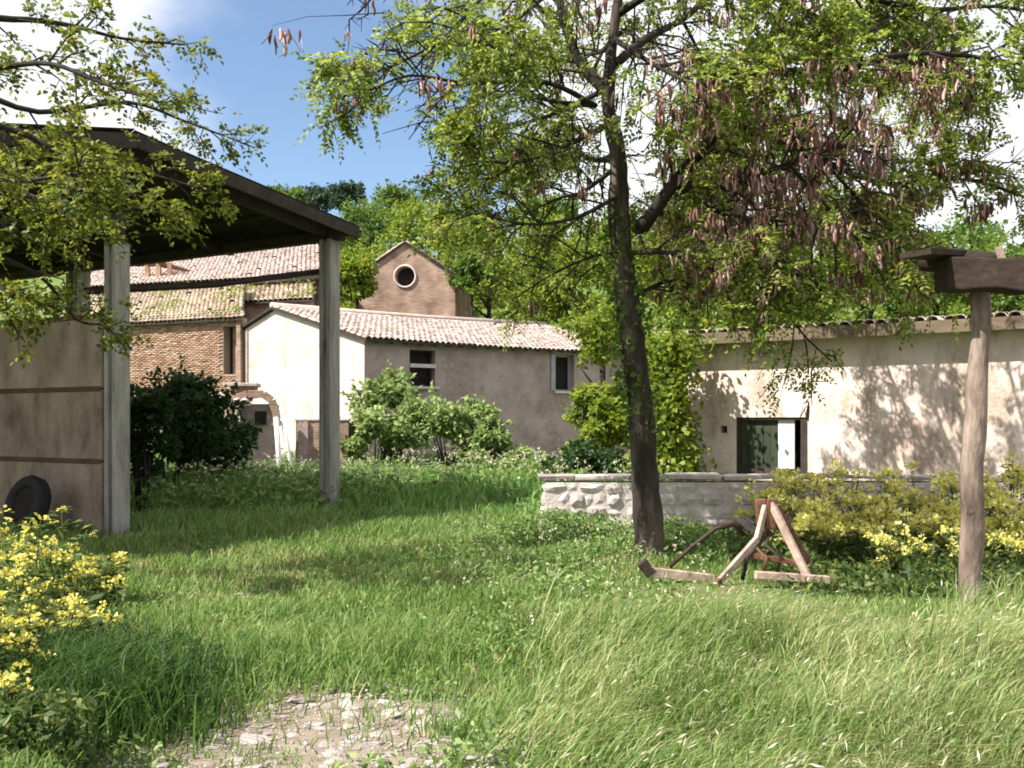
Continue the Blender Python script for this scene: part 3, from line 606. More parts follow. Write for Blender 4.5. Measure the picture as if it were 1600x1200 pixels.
def build_dovecote():
    d = 47.0; p = at(633, 600, d); x = p.x; zb = G(x, d) - 1
    t = thing('dovecote', 'small brown brick gable tower with a round white rimmed window', 'tower', (x, d, 0), R(-6))
    hw = 2.42; ze = 8.55; za = 10.15; cy = EYE + (HZ - 432) / F * d; r = 0.46; ns = 24; lm = 4.6
    # front face with a round hole: strips from the hole to the outline
    def outline(a):
        c, s = math.cos(a), math.sin(a); best = 1e9
        segs = [((-hw, 0), (hw, 0)), ((hw, 0), (hw, ze)), ((hw, ze), (0, za)), ((0, za), (-hw, ze)), ((-hw, ze), (-hw, 0))]
        for (x1, z1), (x2, z2) in segs:
            z1 -= cy; z2 -= cy
            den = c * (z2 - z1) - s * (x2 - x1)
            if abs(den) < 1e-9: continue
            tt = (x1 * (z2 - z1) - z1 * (x2 - x1)) / den; w = (x1 * s - z1 * c) / (-(s * (x2 - x1) - c * (z2 - z1))) if abs(s * (x2 - x1) - c * (z2 - z1)) > 1e-9 else -1
            if tt > 0 and -1e-6 <= w <= 1 + 1e-6: best = min(best, tt)
        return best
    angs = sorted(set([i * 2 * math.pi / ns for i in range(ns)] + [math.atan2(z - cy, xx) % (2 * math.pi) for xx, z in ((hw, 0), (-hw, 0), (hw, ze), (-hw, ze), (0, za))]))
    n = len(angs); vi = []; 
    for y in (0, 0.4):
        for a in angs: vi.append((r * math.cos(a), y, cy + r * math.sin(a)))
        for a in angs:
            q = outline(a); q = q if q < 50 else r
            vi.append((q * math.cos(a), y, cy + q * math.sin(a)))
    f = []
    for k in range(n):
        k2 = (k + 1) % n
        f.append((k, k2, n + k2, n + k)); f.append((2 * n + k2, 2 * n + k, 3 * n + k, 3 * n + k2)); f.append((k2, k, 2 * n + k, 2 * n + k2)); f.append((n + k, n + k2, 3 * n + k2, 3 * n + k))
    mb = MB(); mb.add(vi, f); mb.build('gable_wall', M['masonry'], t)
    mb = MB()
    for s in (-1, 1): mb.box((s * (hw - 0.2), 0.4 + lm / 2, ze / 2), (0.4, lm, ze))
    mb.box((0, 0.4 + lm + 0.2, ze / 2), (2 * hw, 0.4, ze)); mb.build('side_wall', M['masonry'], t)
    mb = MB(); mb.add([(0.62 * math.cos(2 * math.pi * k / 20), 0.42, cy + 0.62 * math.sin(2 * math.pi * k / 20)) for k in range(20)] + [(0.62 * math.cos(2 * math.pi * k / 20), 0.9, cy + 0.62 * math.sin(2 * math.pi * k / 20)) for k in range(20)],
                       [tuple(range(20)), tuple(range(39, 19, -1))] + [(k, 20 + k, 20 + (k + 1) % 20, (k + 1) % 20) for k in range(20)])
    w = mb.build('window', M['void'], t)
    mb = MB(); rim = [(0.52 * math.cos(2 * math.pi * k / 24), -0.03, cy + 0.52 * math.sin(2 * math.pi * k / 24)) for k in range(25)]
    mb.tube(rim, 0.055, 6, cap=False); mb.build('rim', M['stone'], w, True)
    for s in (-1, 1):
        mb = MB(); vn = Vector((-s * hw, 0, za - ze)).normalized(); a = Vector((s * hw, -0.12, ze + 0.02)) - vn * 0.2
        ln = math.hypot(hw, za - ze) + 0.2
        quad_prism(mb, a, a + Vector((0, lm + 1, 0)), a + Vector((0, lm + 1, 0)) + vn * ln, a + vn * ln, (0, 0, 0.08)); mb.build('roof', M['fascia'], t)
        o = a + Vector((0, 0, 0.085)) + (Vector((0, lm + 1, 0)) if s < 0 else Vector((0, 0, 0)))
        tile_roof(t, o, (0, -s * -1.0, 0), vn, int((lm + 1) / 0.22), int(ln / 0.33), M['oldtile'], 0)
build_dovecote()

# ------------------------------------------------------------------ the plastered building on the right
def build_right_house():
    A = Vector((at(1030, 600, 20.9).x, 20.9, 0)); B = Vector((7.97, 17.5, 0)); u = (B - A).normalized(); Ln = 9.5
    nin = Vector((-u.y, u.x, 0)); nin = nin if nin.y > 0 else -nin
    t = thing('plastered_barn', 'low barn with sunlit stained white plaster wall and a square window', 'barn', A)
    zt = 3.28
    s0, s1 = on_plane(1150, A, u), on_plane(1262, A, u); dmid = A.y + u.y * (s0 + s1) / 2
    z0 = EYE + (HZ - 742) / F * dmid; z1 = EYE + (HZ - 652) / F * dmid
    hs = on_plane(1131, A, u)
    hole = [(s0, s1, z0, z1), (hs - 0.07, hs + 0.07, z1 - 0.32, z1 - 0.17)]
    mb = MB(); wall_with_holes(mb, (0, 0), u, nin, Ln, -0.5, lambda s: zt, 0.5, hole); mb.build('wall', M['stained'], t)
    mb = MB(); dp = 5.5
    for e in (Vector((0, 0, 0)), u * (Ln - .45)):
        quad_prism(mb, e + nin * .5 + Vector((0, 0, -.5)), e + nin * dp + Vector((0, 0, -.5)), e + nin * dp + Vector((0, 0, zt + .42)), e + nin * .5 + Vector((0, 0, zt)), u * 0.45)
        mb.build('end_wall', M['stained'], t); mb = MB()
    e = nin * dp; quad_prism(mb, e + Vector((0, 0, -.5)), e + u * Ln + Vector((0, 0, -.5)), e + u * Ln + Vector((0, 0, zt + .42)), e + Vector((0, 0, zt + .42)), nin * 0.4)
    mb.build('back_wall', M['stained'], t)
    B3 = Matrix((u, nin, Vector((0, 0, 1)))).transposed(); w = s1 - s0; zc = (z0 + z1) / 2; h = z1 - z0
    # dark back of the opening
    m = MB(); m.box(u * (s0 + w / 2) + nin * 0.62 + Vector((0, 0, zc)), (w + .2, 0.2, h + .2), B3); wn = m.build('window', M['void'], t)
    m = MB()
    for (c0, c1, y0, y1) in ((s0, s1, z0, z0 + 0.13), (s0, s1, z1 - 0.05, z1), (s0, s0 + 0.06, z0 + .13, z1 - .05), (s1 - 0.15, s1, z0 + .13, z1 - .05)):
        m.box(u * ((c0 + c1) / 2) + nin * 0.09 + Vector((0, 0, (y0 + y1) / 2)), (c1 - c0, 0.12, y1 - y0), B3)
    m.build('frame', M['fascia'], wn)
    # added green boards stand in for the dark of the open window
    n = 5; a0 = s0 + 0.06; a1 = s0 + w * 0.57; bw = (a1 - a0) / n
    for k in range(n):
        m = MB(); m.box(u * (a0 + bw * (k + .5)) + nin * (0.13 + 0.006 * (k % 2)) + Vector((0, 0, (z0 + .13 + z1 - .05) / 2)), (bw - 0.008, 0.03, h - 0.18), B3); m.build('dark_opening_board', M['shutter'], wn)
    c0 = a1 + 0.01; c1 = s0 + w * 0.80
    m = MB(); m.box(u * ((c0 + c1) / 2) + nin * 0.11 + Vector((0, 0, (z0 + .13 + z1 - .05) / 2)), (c1 - c0, 0.04, h - 0.18), B3); m.build('sunlit_gap_board', M['whitewood'], wn)  # white board added where the opening has a sunlit gap
    m = MB(); m.box(u * (s0 + w / 2) - nin * 0.05 + Vector((0, 0, z0 - 0.06)), (w + .15, 0.22, 0.1), B3); m.build('sill', M['stone'], wn, bevel=0.01)
    m = MB(); m.box(u * hs + nin * 0.35 + Vector((0, 0, z1 - 0.245)), (0.2, 0.2, 0.2), B3); m.build('vent_hole', M['void'], t)
    # eave: dark board and low tiled roof
    rise = 0.42; run = dp; vv = Vector((nin.x * run, nin.y * run, rise)); vn = vv.normalized()
    o = Vector((0, 0, zt + 0.02)) - vn * 0.35 - u * 0.3
    m = MB(); quad_prism(m, o, o + u * (Ln + .6), o + u * (Ln + .6) + vn * (vv.length + .35), o + vn * (vv.length + .35), Vector((0, 0, 0.1))); m.build('roof_deck', M['fascia'], t)
    m = MB(); m.bar(o - vn * 0.03 + Vector((0, 0, .02)), o - vn * 0.03 + u * (Ln + .6) + Vector((0, 0, .02)), 0.05, 0.22); m.build('eave_board', M['eave'], t)
    tile_roof(t, o + Vector((0, 0, 0.11)), u, vn, int((Ln + .6) / 0.22), int(5.8 / 0.33), M['tile'], 3, miss=0.01)
    return t
build_right_house()

# ------------------------------------------------------------------ low stone wall behind the tree
def build_low_wall():
    d = 13.3; xa = at(848, 0, d).x; xb = 7.6; h = EYE + (HZ - 748) / F * d; Ln = xb - xa
    t = thing('low_stone_wall', 'low pale rubble stone wall with flat coping behind the tree trunk', 'wall', (xa, d, 0))
    mb = MB(); mb.box((Ln / 2, 0.2, h / 2 - 0.2), (Ln - 0.06, 0.385, h + 0.3)); mb.build('core', M['palemortar'], t)
    variants = []
    for k in range(8):
        m = MB(); m.box((0, 0, 0), (1, 1, 1)); me = m.mesh('stone')
        bm = bmesh.new(); bm.from_mesh(me); bmesh.ops.subdivide_edges(bm, edges=bm.edges, cuts=1, use_grid_fill=True)
        for v in bm.verts:
            l = v.co.length; v.co *= (0.5 / max(l, .01)) ** 0.42 * random.uniform(0.88, 1.07) * 1.06
        bm.to_mesh(me); bm.free(); me.materials.append(M['stone']); variants.append(me)
    z = 0.0; row = 0
    while z < h - 0.08:
        rh = random.uniform(0.10, 0.19); rh = min(rh, h - 0.04 - z); x = random.uniform(-.05, .0)
        while x < Ln:
            w = random.choice((random.uniform(0.12, 0.22), random.uniform(0.2, 0.36)))
            o = link('stone', random.choice(variants), None, t, (x + w / 2, 0.095 + random.uniform(-.035, .015), z + rh / 2 + random.uniform(-.012, .012))); o.scale = (w * random.uniform(.9, 1.0), 0.2, rh * random.uniform(.85, 1.04)); o.rotation_euler = (random.uniform(-.1, .1), random.uniform(-.13, .13), random.uniform(-.12, .12))
            x += w
        z += rh; row += 1
    x = -0.06
    while x < Ln:
        w = random.uniform(0.35, 0.85); th_ = random.uniform(.035, .07); m = MB(); m.box((0, 0, 0), (w - random.uniform(.01, .04), random.uniform(.38, .46), th_)); m.v = [tuple(c + random.uniform(-.012, .012) for c in v) for v in m.v]
        ob = m.build('coping_slab', M['coping'], t, bevel=0.012); ob.location = (x + w / 2, 0.2 + random.uniform(-.02, .02), h - .012 + th_ / 2 + random.uniform(-.01, .006)); ob.rotation_euler = (random.gauss(0, .03), random.gauss(0, .018), random.gauss(0, .03)); x += w
build_low_wall()

# ------------------------------------------------------------------ open barn of concrete posts on the left
def build_barn():
    Rp = Vector((-3.32, 17.9, 0)); g = Vector((0.51, 0.86, 0)).normalized(); b = Vector((-g.y, g.x, 0)); Lp = Rp - g * 4.52; f = -b
    t = thing('open_barn', 'open barn with grey concrete posts under a dark sheet roof', 'barn', Lp)
    o0 = Lp.copy(); P = lambda v: Vector(v) - o0
    Bm = Matrix((g, b, Vector((0, 0, 1)))).transposed()
    zE, zR = 5.04, 5.5
    def post(q, h, w=0.36):
        m = MB(); q = P(q)
        # H section: two flanges and a web, open slots left and right
        m.box(q + Vector((0, 0, h / 2 - .3)) + Bm @ Vector((0, -w * 0.34, 0)), (w, w * 0.32, h + .6), Bm)
        m.box(q + Vector((0, 0, h / 2 - .3)) + Bm @ Vector((0, w * 0.34, 0)), (w, w * 0.32, h + .6), Bm)
        m.box(q + Vector((0, 0, h / 2 - .3)), (w * 0.55, w * 0.36, h + .6), Bm)
        m.build('post', M['concrete'], t, bevel=0.012)
    post(Lp, 4.15, 0.25); post(Rp, zE - 0.12, 0.27); post(Rp + b * 7.2, zE - 0.12); post(Rp + b * 14, zE - 0.12); post(Lp + b * 7.2, zR - .1); post(Lp - g * 4.4, 4.6); post(Lp - g * 4.4 + b * 7.2, 4.6)
    m = MB(); m.bar(P(Lp) + Vector((0, 0, 4.1)), P(Lp) + Vector((0, 0, zR)), 0.16, 0.18, (0, 1, 0)); m.build('king_strut', M['fascia'], t)
    # concrete wall panels running back from the near post
    for k in range(3):
        m = MB(); c = P(Lp + b * 3.7) + Vector((0, 0, 0.515 + k * 1.045)); m.box(c, (0.14, 6.9, 1.02), Bm); m.build('wall_panel', M['panel'], t, bevel=0.015)
        m = MB(); m.box(c + Vector((0, 0, 0.523)), (0.165, 6.86, 0.075), Bm); m.build('joint_strip', M['rustshadeband'], t, bevel=0.01)  # rusty joint strip, joint shadow included in its colour
    m = MB(); m.tube([at(132, 455, 14.75) - o0, at(215, 451, 15.3) - o0, at(340, 444, 16.5) - o0, at(500, 424, 18.0) - o0], 0.055, 8, .05); m.build('rail', M['darkrust'], t, True)
    # roof: two slopes of corrugated sheets, each sheet a part
    fo = 0.38; Lb = 14.6
    def slope(e0, r0, n, name):
        # e0 eave point, r0 ridge point at the front edge; sheets laid side by side towards the back
        e0 = Vector(e0); r0 = Vector(r0); sw = Lb / n
        for i in range(n):
            a0 = e0 + b * (i * sw); r1 = r0 + b * (i * sw); vs = []; nn = 16
            for k in range(nn + 1):
                s = b * (sw * k / nn * 1.0); zz = 0.03 * math.cos(k / nn * 2 * math.pi * 4)
                vs += [a0 + s + Vector((0, 0, zz)), r1 + s + Vector((0, 0, zz)), a0 + s + Vector((0, 0, zz - .012)), r1 + s + Vector((0, 0, zz - .012))]
            fa = []
            for k in range(nn):
                q = 4 * k; fa += [(q, q + 4, q + 5, q + 1), (q + 2, q + 3, q + 7, q + 6), (q, q + 2, q + 6, q + 4), (q + 1, q + 5, q + 7, q + 3)]
            fa += [(0, 1, 3, 2), (4 * nn, 4 * nn + 2, 4 * nn + 3, 4 * nn + 1)]
            m = MB(); m.add(vs, fa); m.build('roof_sheet', M['sheet'], t)
    rr = P(Lp) - b * fo + Vector((0, 0, zR + .18)); er = P(Rp + g * 0.3) - b * fo + Vector((0, 0, zE + .14)); el = P(Lp - g * 4.9) - b * fo + Vector((0, 0, 4.62))
    slope(er, rr, 14, 'r'); slope(el, rr + Vector((0, 0, 0.02)), 14, 'l')
    dz = Vector((0, 0, -0.13))
    for (p, q) in ((rr, er), (rr, el)):
        m = MB(); m.bar(p + dz - b * 0.04, q + dz - b * 0.04, 0.06, 0.2); m.build('verge_board', M['fascia'], t)
    for i in range(6):
        s = i * 2.75 + 0.42
        for (e, r_) in ((er, rr), (el, rr)):
            m = MB(); m.bar(e + b * s + Vector((0, 0, -.16)), r_ + b * s + Vector((0, 0, -.16)), 0.12, 0.2); m.build('rafter', M['fascia'], t)
    for (e, r_) in ((er, rr), (el, rr)):
        for q in (0.25, 0.5, 0.75):
            p = e.lerp(r_, q) + Vector((0, 0, -.045)); m = MB(); m.bar(p + b * 0.05, p + b * (Lb - .05), 0.08, 0.05); m.build('purlin', M['fascia'], t)
    m = MB(); m.bar(er + g * .02 + Vector((0, 0, -.06)), er + g * .02 + b * Lb + Vector((0, 0, -.06)), 0.03, 0.19); m.build('eave_board', M['fascia'], t)
    m = MB(); q = P(Rp) + Vector((0, 0, zE - 0.06)); m.bar(q - b * 0.3, q + b * 14.2, 0.16, 0.17); m.build('eave_beam', M['fascia'], t)
    m = MB(); q = P(Lp) + Vector((0, 0, zR - 0.02)); m.bar(q - b * 0.3, q + b * 14.2, 0.16, 0.2); m.build('ridge_beam', M['fascia'], t)
    m = MB(); q = P(Lp - g * 4.4) + Vector((0, 0, 4.5)); m.bar(q - b * 0.3, q + b * 14.2, 0.16, 0.2); m.build('eave_beam', M['fascia'], t)
    return Lp, Rp, g, b
BL, BR, BG, BB = build_barn()

def build_tyre():
    c = BL + BB * 1.15 - BG * 0.62; r = 0.40; z = G(c.x, c.y)
    t = thing('tyre', 'old black tyre leaning against the concrete panel wall', 'tyre', (c.x, c.y, z))
    bm_ = MB(); ns = 28; prof = [(0.24, 0.07), (0.33, 0.10), (0.39, 0.095), (0.41, 0.06), (0.415, 0), (0.41, -0.06), (0.39, -0.095), (0.33, -0.10), (0.24, -0.07)]
    ax = (BG * -1 + Vector((0, 0, 0.3))).normalized(); e1 = BB; e2 = ax.cross(e1)
    if e2.z < 0: e2 = -e2
    vs = []; m = len(prof)
    for k in range(ns):
        a = 2 * math.pi * k / ns
        for (rr, w) in prof:
            rr2 = rr + (0.012 if (k % 2 and rr > 0.4) else 0)
            vs.append(e1 * math.cos(a) * rr2 + e2 * math.sin(a) * rr2 + ax * w + Vector((0, 0, 0.40)))
    f = [(k * m + j, ((k + 1) % ns) * m + j, ((k + 1) % ns) * m + (j + 1) % m, k * m + (j + 1) % m) for k in range(ns) for j in range(m)]
    bm_.add(vs, f); bm_.build('casing', M['rubber'], t, True)
    h = MB(); h.tube([ax * -0.05 + Vector((0, 0, .4)), ax * 0.05 + Vector((0, 0, .4))], 0.235, 20); h.build('rim', M['void'], t)
build_tyre()

# ------------------------------------------------------------------ small brick oven, leaning poles, garden wall
def build_oven():
    d = 26.5; c = at(400, 600, d); t = thing('brick_oven', 'small outdoor brick oven with white slab and crooked tiled hood', 'oven', (c.x, d, 0), R(8))
    k = d / F
    m = MB(); m.box((0.05, 0.5, 0.95), (0.95, 0.9, 2.3)); m.build('body', M['greywall'], t, bevel=0.03)
    m = MB(); m.box((0.12, 0.03, 1.72), (0.3, 0.04, 0.36)); m.build('mouth', M['void'], t)
    m = MB(); pts = [(-0.6, -0.05, 2.22), (-0.2, -0.07, 2.36), (0.2, -0.08, 2.36), (0.42, -0.08, 2.2), (0.54, -0.06, 1.85), (0.56, -0.05, 1.5)]
    for p, q in zip(pts[:-1], pts[1:]): m.bar(p, q, 0.2, 0.13, (0, 1, 0))
    m.build('arch', M['masonry'], t, bevel=0.01)
    m = MB(); m.box((-0.42, 0.45, 2.62), (0.9, 1.0, 0.09)); m.build('top_slab', M['whitewall'], t, bevel=0.015)
    m = MB(); m.box((-0.3, 0.5, 2.42), (0.5, 0.8, 0.3)); m.build('chimney_base', M['masonry'], t)
    vn = Vector((0, 0.95, 0.3)).normalized(); m = MB(); o = Vector((-1.25, -0.35, 2.05)); quad_prism(m, o, o + Vector((1.15, 0, 0)), o + Vector((1.15, 0, 0)) + vn, o + vn, (0, 0, 0.04)); m.build('hood_deck', M['wood'], t)
    tile_roof(t, o + Vector((0, 0, 0.045)), (1, 0, 0), vn, 5, 3, M['tile'], 3)
    m = MB(); m.tube([(-1.15, -0.25, -0.1), (-1.15, -0.25, 2.05)], 0.05, 8); m.build('hood_post', M['wood'], t)
build_oven()
for (p0, p1, dd, r, lab) in (((439, 712), (431, 652), 26.0, 0.075, 'white upright pole leaning on the right side of the brick oven'), ((461, 706), (441, 655), 26.1, 0.06, 'white slanting pole between the brick oven and the garden wall')):
    a = at(*p0, dd); b_ = at(*p1, dd + .3); a.z = G(a.x, a.y) - .1
    t = MB(); t.tube([a, a.lerp(b_, .5), b_], [r, r * .95, r * .9], 9, 0.05); tag(t.build('leaning_pole', M['whitewood'], None, True), lab, 'pole', 'poles leaning beside the oven')
def build_garden_wall():
    d = 28.0; c = at(462, 0, d); t = thing('garden_wall', 'short grey brick garden wall beside the white gable end', 'wall', (c.x, d, 0))
    m = MB(); m.box((0.75, 0.12, 0.7), (1.5, 0.24, 1.9)); m.build('wall', M['masonry'], t)
    m = MB(); m.box((0.75, 0.12, 1.68), (1.56, 0.3, 0.06)); m.build('coping', M['stone'], t, bevel=.01)
    for x in (0.22, 0.9): m = MB(); m.box((x, -0.03, 0.8), (0.28, 0.08, 1.66)); m.build('pier', M['greywall'], t)
build_garden_wall()

# ------------------------------------------------------------------ log pergola on the right
def build_pergola():
    d = 8.6; b0 = at(1511, 952, d); t0 = at(1532, 452, d); x0 = b0.x; z0 = G(b0.x, d)
    t = thing('log_pergola', 'rough log post carrying a heavy dark timber beam', 'pergola', (x0, d, z0))
    off = Vector((x0, d, z0)); top = t0 - off; m = MB(); n = 14; pts = []; rad = []
    for k in range(n + 1):
        q = k / n; p = Vector((0, 0, -0.25)).lerp(top, q); p.x += 0.018 * math.sin(q * 9) + 0.01 * math.sin(q * 23); p.y += 0.015 * math.sin(q * 7 + 1)
        pts.append(p); rad.append(0.090 + 0.010 * math.sin(q * 5) + random.uniform(-.006, .008) + (0.02 if k == 0 else 0))
    m.tube(pts, rad, 14, 0.04); m.build('post', M['log'], t, True)
    for (q, a) in ((0.30, 4.4), (0.55, 5.0), (0.18, 5.5)):
        p = Vector((0, 0, 0)).lerp(top, q); dv = Vector((math.cos(a), math.sin(a), 0.35)).normalized(); kb = MB(); kb.tube([p + dv * 0.05, p + dv * 0.09, p + dv * 0.102], [0.06, 0.036, 0.012], 9, .12); kb.build('knot', M['log'], t, True)
    L_ = at(1470, 430, d) - off; Rr = at(1740, 432, d - 1.0) - off
    m = MB(); seg = 10; pp = [L_.lerp(Rr, i / seg) for i in range(seg + 1)]
    vs = []; 
    for i, p in enumerate(pp):
        hh = 0.135 + 0.012 * math.sin(i * 1.7); ww = 0.14 + random.uniform(-.008, .008)
        for (y, z) in ((-ww, -hh), (ww, -hh), (ww + .01, hh), (-ww - .01, hh)): vs.append(p + Vector((0, y, z + random.uniform(-.008, .008))))
    f = [(4 * i + j, 4 * i + (j + 1) % 4, 4 * i + 4 + (j + 1) % 4, 4 * i + 4 + j) for i in range(seg) for j in range(4)] + [(0, 3, 2, 1), (4 * seg, 4 * seg + 1, 4 * seg + 2, 4 * seg + 3)]
    m.add(vs, f); m.build('beam', M['beam'], t, bevel=0.015)
    a = at(1438, 408, d + .25) - off; c = at(1560, 418, d - .1) - off
    m = MB(); m.tube([a, a.lerp(c, .4) + Vector((0, 0, .03)), c], [0.09, 0.115, 0.12], 10, .08); m.build('rafter', M['beam'], t, True)
    a = at(1430, 396, d - .2) - off; c = at(1505, 400, d + .2) - off
    m = MB(); m.bar(a, c, 0.3, 0.05); m.build('board', M['beam'], t)
    m = MB(); a = at(1560, 385, d - .2) - off; m.bar(a, at(1571, 425, d - .2) - off, 0.04, 0.05); m.build('peg', M['wood'], t)
build_pergola()

# ------------------------------------------------------------------ old farm implement
def build_implement():
    d = 9.7; o = at(1205, 915, d); z0 = G(o.x, d); off = Vector((o.x, d, z0))
    t = thing('farm_implement', 'rusty old farm implement with an A-shaped wooden frame and long drawbar', 'farm tool', off)
    Q = lambda px, py, dd=0.0: at(px, py, d + dd) - off
    def bar(name, pts, w, h, mat, bev=0.006):
        for a, b_ in zip(pts[:-1], pts[1:]):
            m = MB(); m.bar(a, b_, w, h); ob = m.build(name, M[mat], t, bevel=bev)
    def rod(name, pts, r, mat):
        m = MB(); m.tube(pts, r, 8, .05); m.build(name, M[mat], t, True)
    bar('drawbar', [Q(1010, 893, -.15), Q(1115, 905, -.05)], 0.09, 0.09, 'wood'); bar('crossbar', [Q(1180, 898, -.4), Q(1296, 906, -.38)], 0.08, 0.07, 'wood')
    bar('hitch', [Q(1002, 878, -.15), Q(1018, 897, -.15)], 0.09, 0.11, 'darkrust')
    bar('leg', [Q(1205, 786), Q(1270, 918, -.35)], 0.05, 0.07, 'wood'); bar('leg', [Q(1212, 790, .1), Q(1262, 880, .25)], 0.05, 0.075, 'rust')
    bar('leg', [Q(1196, 790), Q(1183, 842, -.1), Q(1118, 915, -.35)], 0.045, 0.06, 'wood')
    bar('mast', [Q(1188, 780, .05), Q(1192, 830, .05)], 0.09, 0.1, 'rust'); bar('mast', [Q(1207, 780, .0), Q(1203, 826, .0)], 0.05, 0.1, 'rust')
    rod('lever', [Q(1046, 886, .1), Q(1080, 855, .1), Q(1118, 826, .1), Q(1146, 817, .1), Q(1163, 836, .1)], 0.022, 'darkrust')
    rod('grip', [Q(1128, 822, .1), Q(1146, 816, .1), Q(1158, 828, .1)], 0.04, 'darkrust')
    for k, (px, py, qx) in enumerate(((1160, 890, 1185), (1190, 868, 1176), (1212, 885, 1196))):
        rod('tine', [Q(1186 + 8 * k, 832), Q(qx, 852, -.1), Q(px + 8, 870, -.2), Q(px, 905, -.1)], 0.02, 'rust' if k % 2 else 'darkrust')
    bar('brace', [Q(1160, 866, -.15), Q(1250, 880, -.2)], 0.035, 0.05, 'rust')
    bar('skid', [Q(1120, 905, -.35), Q(1128, 925, -.3), Q(1182, 932, -.2)], 0.06, 0.05, 'rust')
build_implement()

# ------------------------------------------------------------------ the locust tree
def limb_curve(pts, n):
    """smooth polyline through points (Catmull-Rom)"""
    pts = [Vector(p) for p in pts]; out = []
    for i in range(len(pts) - 1):
        p0 = pts[max(i - 1, 0)]; p1 = pts[i]; p2 = pts[i + 1]; p3 = pts[min(i + 2, len(pts) - 1)]
        for k in range(n):
            t = k / n
            out.append(0.5 * ((2 * p1) + (-p0 + p2) * t + (2 * p0 - 5 * p1 + 4 * p2 - p3) * t * t + (-p0 + 3 * p1 - 3 * p2 + p3) * t ** 3))
    out.append(pts[-1]); return out
def grow(mb, path, r0, r1, n_side, len_rng, leaf_sites, twig_r=0.011, start=0.15, updir=0.1, sub=3):
    n = len(path)
    rad = [r0 + (r1 - r0) * (i / (n - 1)) ** 0.8 for i in range(n)]
    mb.tube(path, rad, 8 if r0 > 0.04 else 6, 0.08)
    for k in range(n_side):
        q = start + (1 - start) * (k + random.random()) / n_side; i = min(int(q * (n - 1)), n - 2); p = path[i].lerp(path[i + 1], q * (n - 1) - i)
        tdir = (path[i + 1] - path[i]).normalized()
        dv = Vector((random.gauss(0, 1), random.gauss(0, 1), random.gauss(0, .6))); dv = (dv - tdir * dv.dot(tdir)).normalized()
        dv = (dv * 0.8 + tdir * 0.7 + Vector((0, 0, updir))).normalized(); ln = random.uniform(*len_rng) * (1.1 - 0.5 * q)
        mid = p + dv * ln * 0.5 + Vector((random.gauss(0, .05), random.gauss(0, .05), random.gauss(0.02, .05))); tip = p + dv * ln + Vector((0, 0, -0.14 * ln))
        mb.tube([p, mid, tip], [min(rad[i] * .5, twig_r * 1.5), twig_r, twig_r * .4], 5)
        for s in range(sub + 4):
            a = 0.25 + 0.75 * (s + random.random()) / (sub + 4); pp = p.lerp(mid, a * 2) if a < .5 else mid.lerp(tip, a * 2 - 1)
            leaf_sites.append((pp, dv))
        for s in range(sub):
            a = random.uniform(.3, .95); pp = p.lerp(mid, a * 2) if a < .5 else mid.lerp(tip, a * 2 - 1)
            d2 = (dv * .6 + Vector((random.gauss(0, .7), random.gauss(0, .7), random.gauss(-.05, .5)))).normalized(); l2 = ln * random.uniform(.3, .6)
            t2 = pp + d2 * l2; mb.tube([pp, t2], [twig_r * .6, twig_r * .25], 4)
            for w in range(4): leaf_sites.append((pp.lerp(t2, .3 + .7 * (w + random.random()) / 4), d2))
def pod_mesh():
    m = MB(); vs = []; L_ = 1.0
    for k in range(5):
        q = k / 4; w = [0.035, 0.085, 0.095, 0.08, 0.02][k]; w *= 1.25; x = 0.10 * math.sin(q * 2.6); z = -q * L_
        vs += [(x - w, 0.0, z), (x, 0.022, z), (x + w, 0, z), (x, -0.022, z)]
    f = [(4 * k + j, 4 * k + (j + 1) % 4, 4 * k + 4 + (j + 1) % 4, 4 * k + 4 + j) for k in range(4) for j in range(4)] + [(0, 3, 2, 1), (16, 17, 18, 19)]
    m.add(vs, f); return m
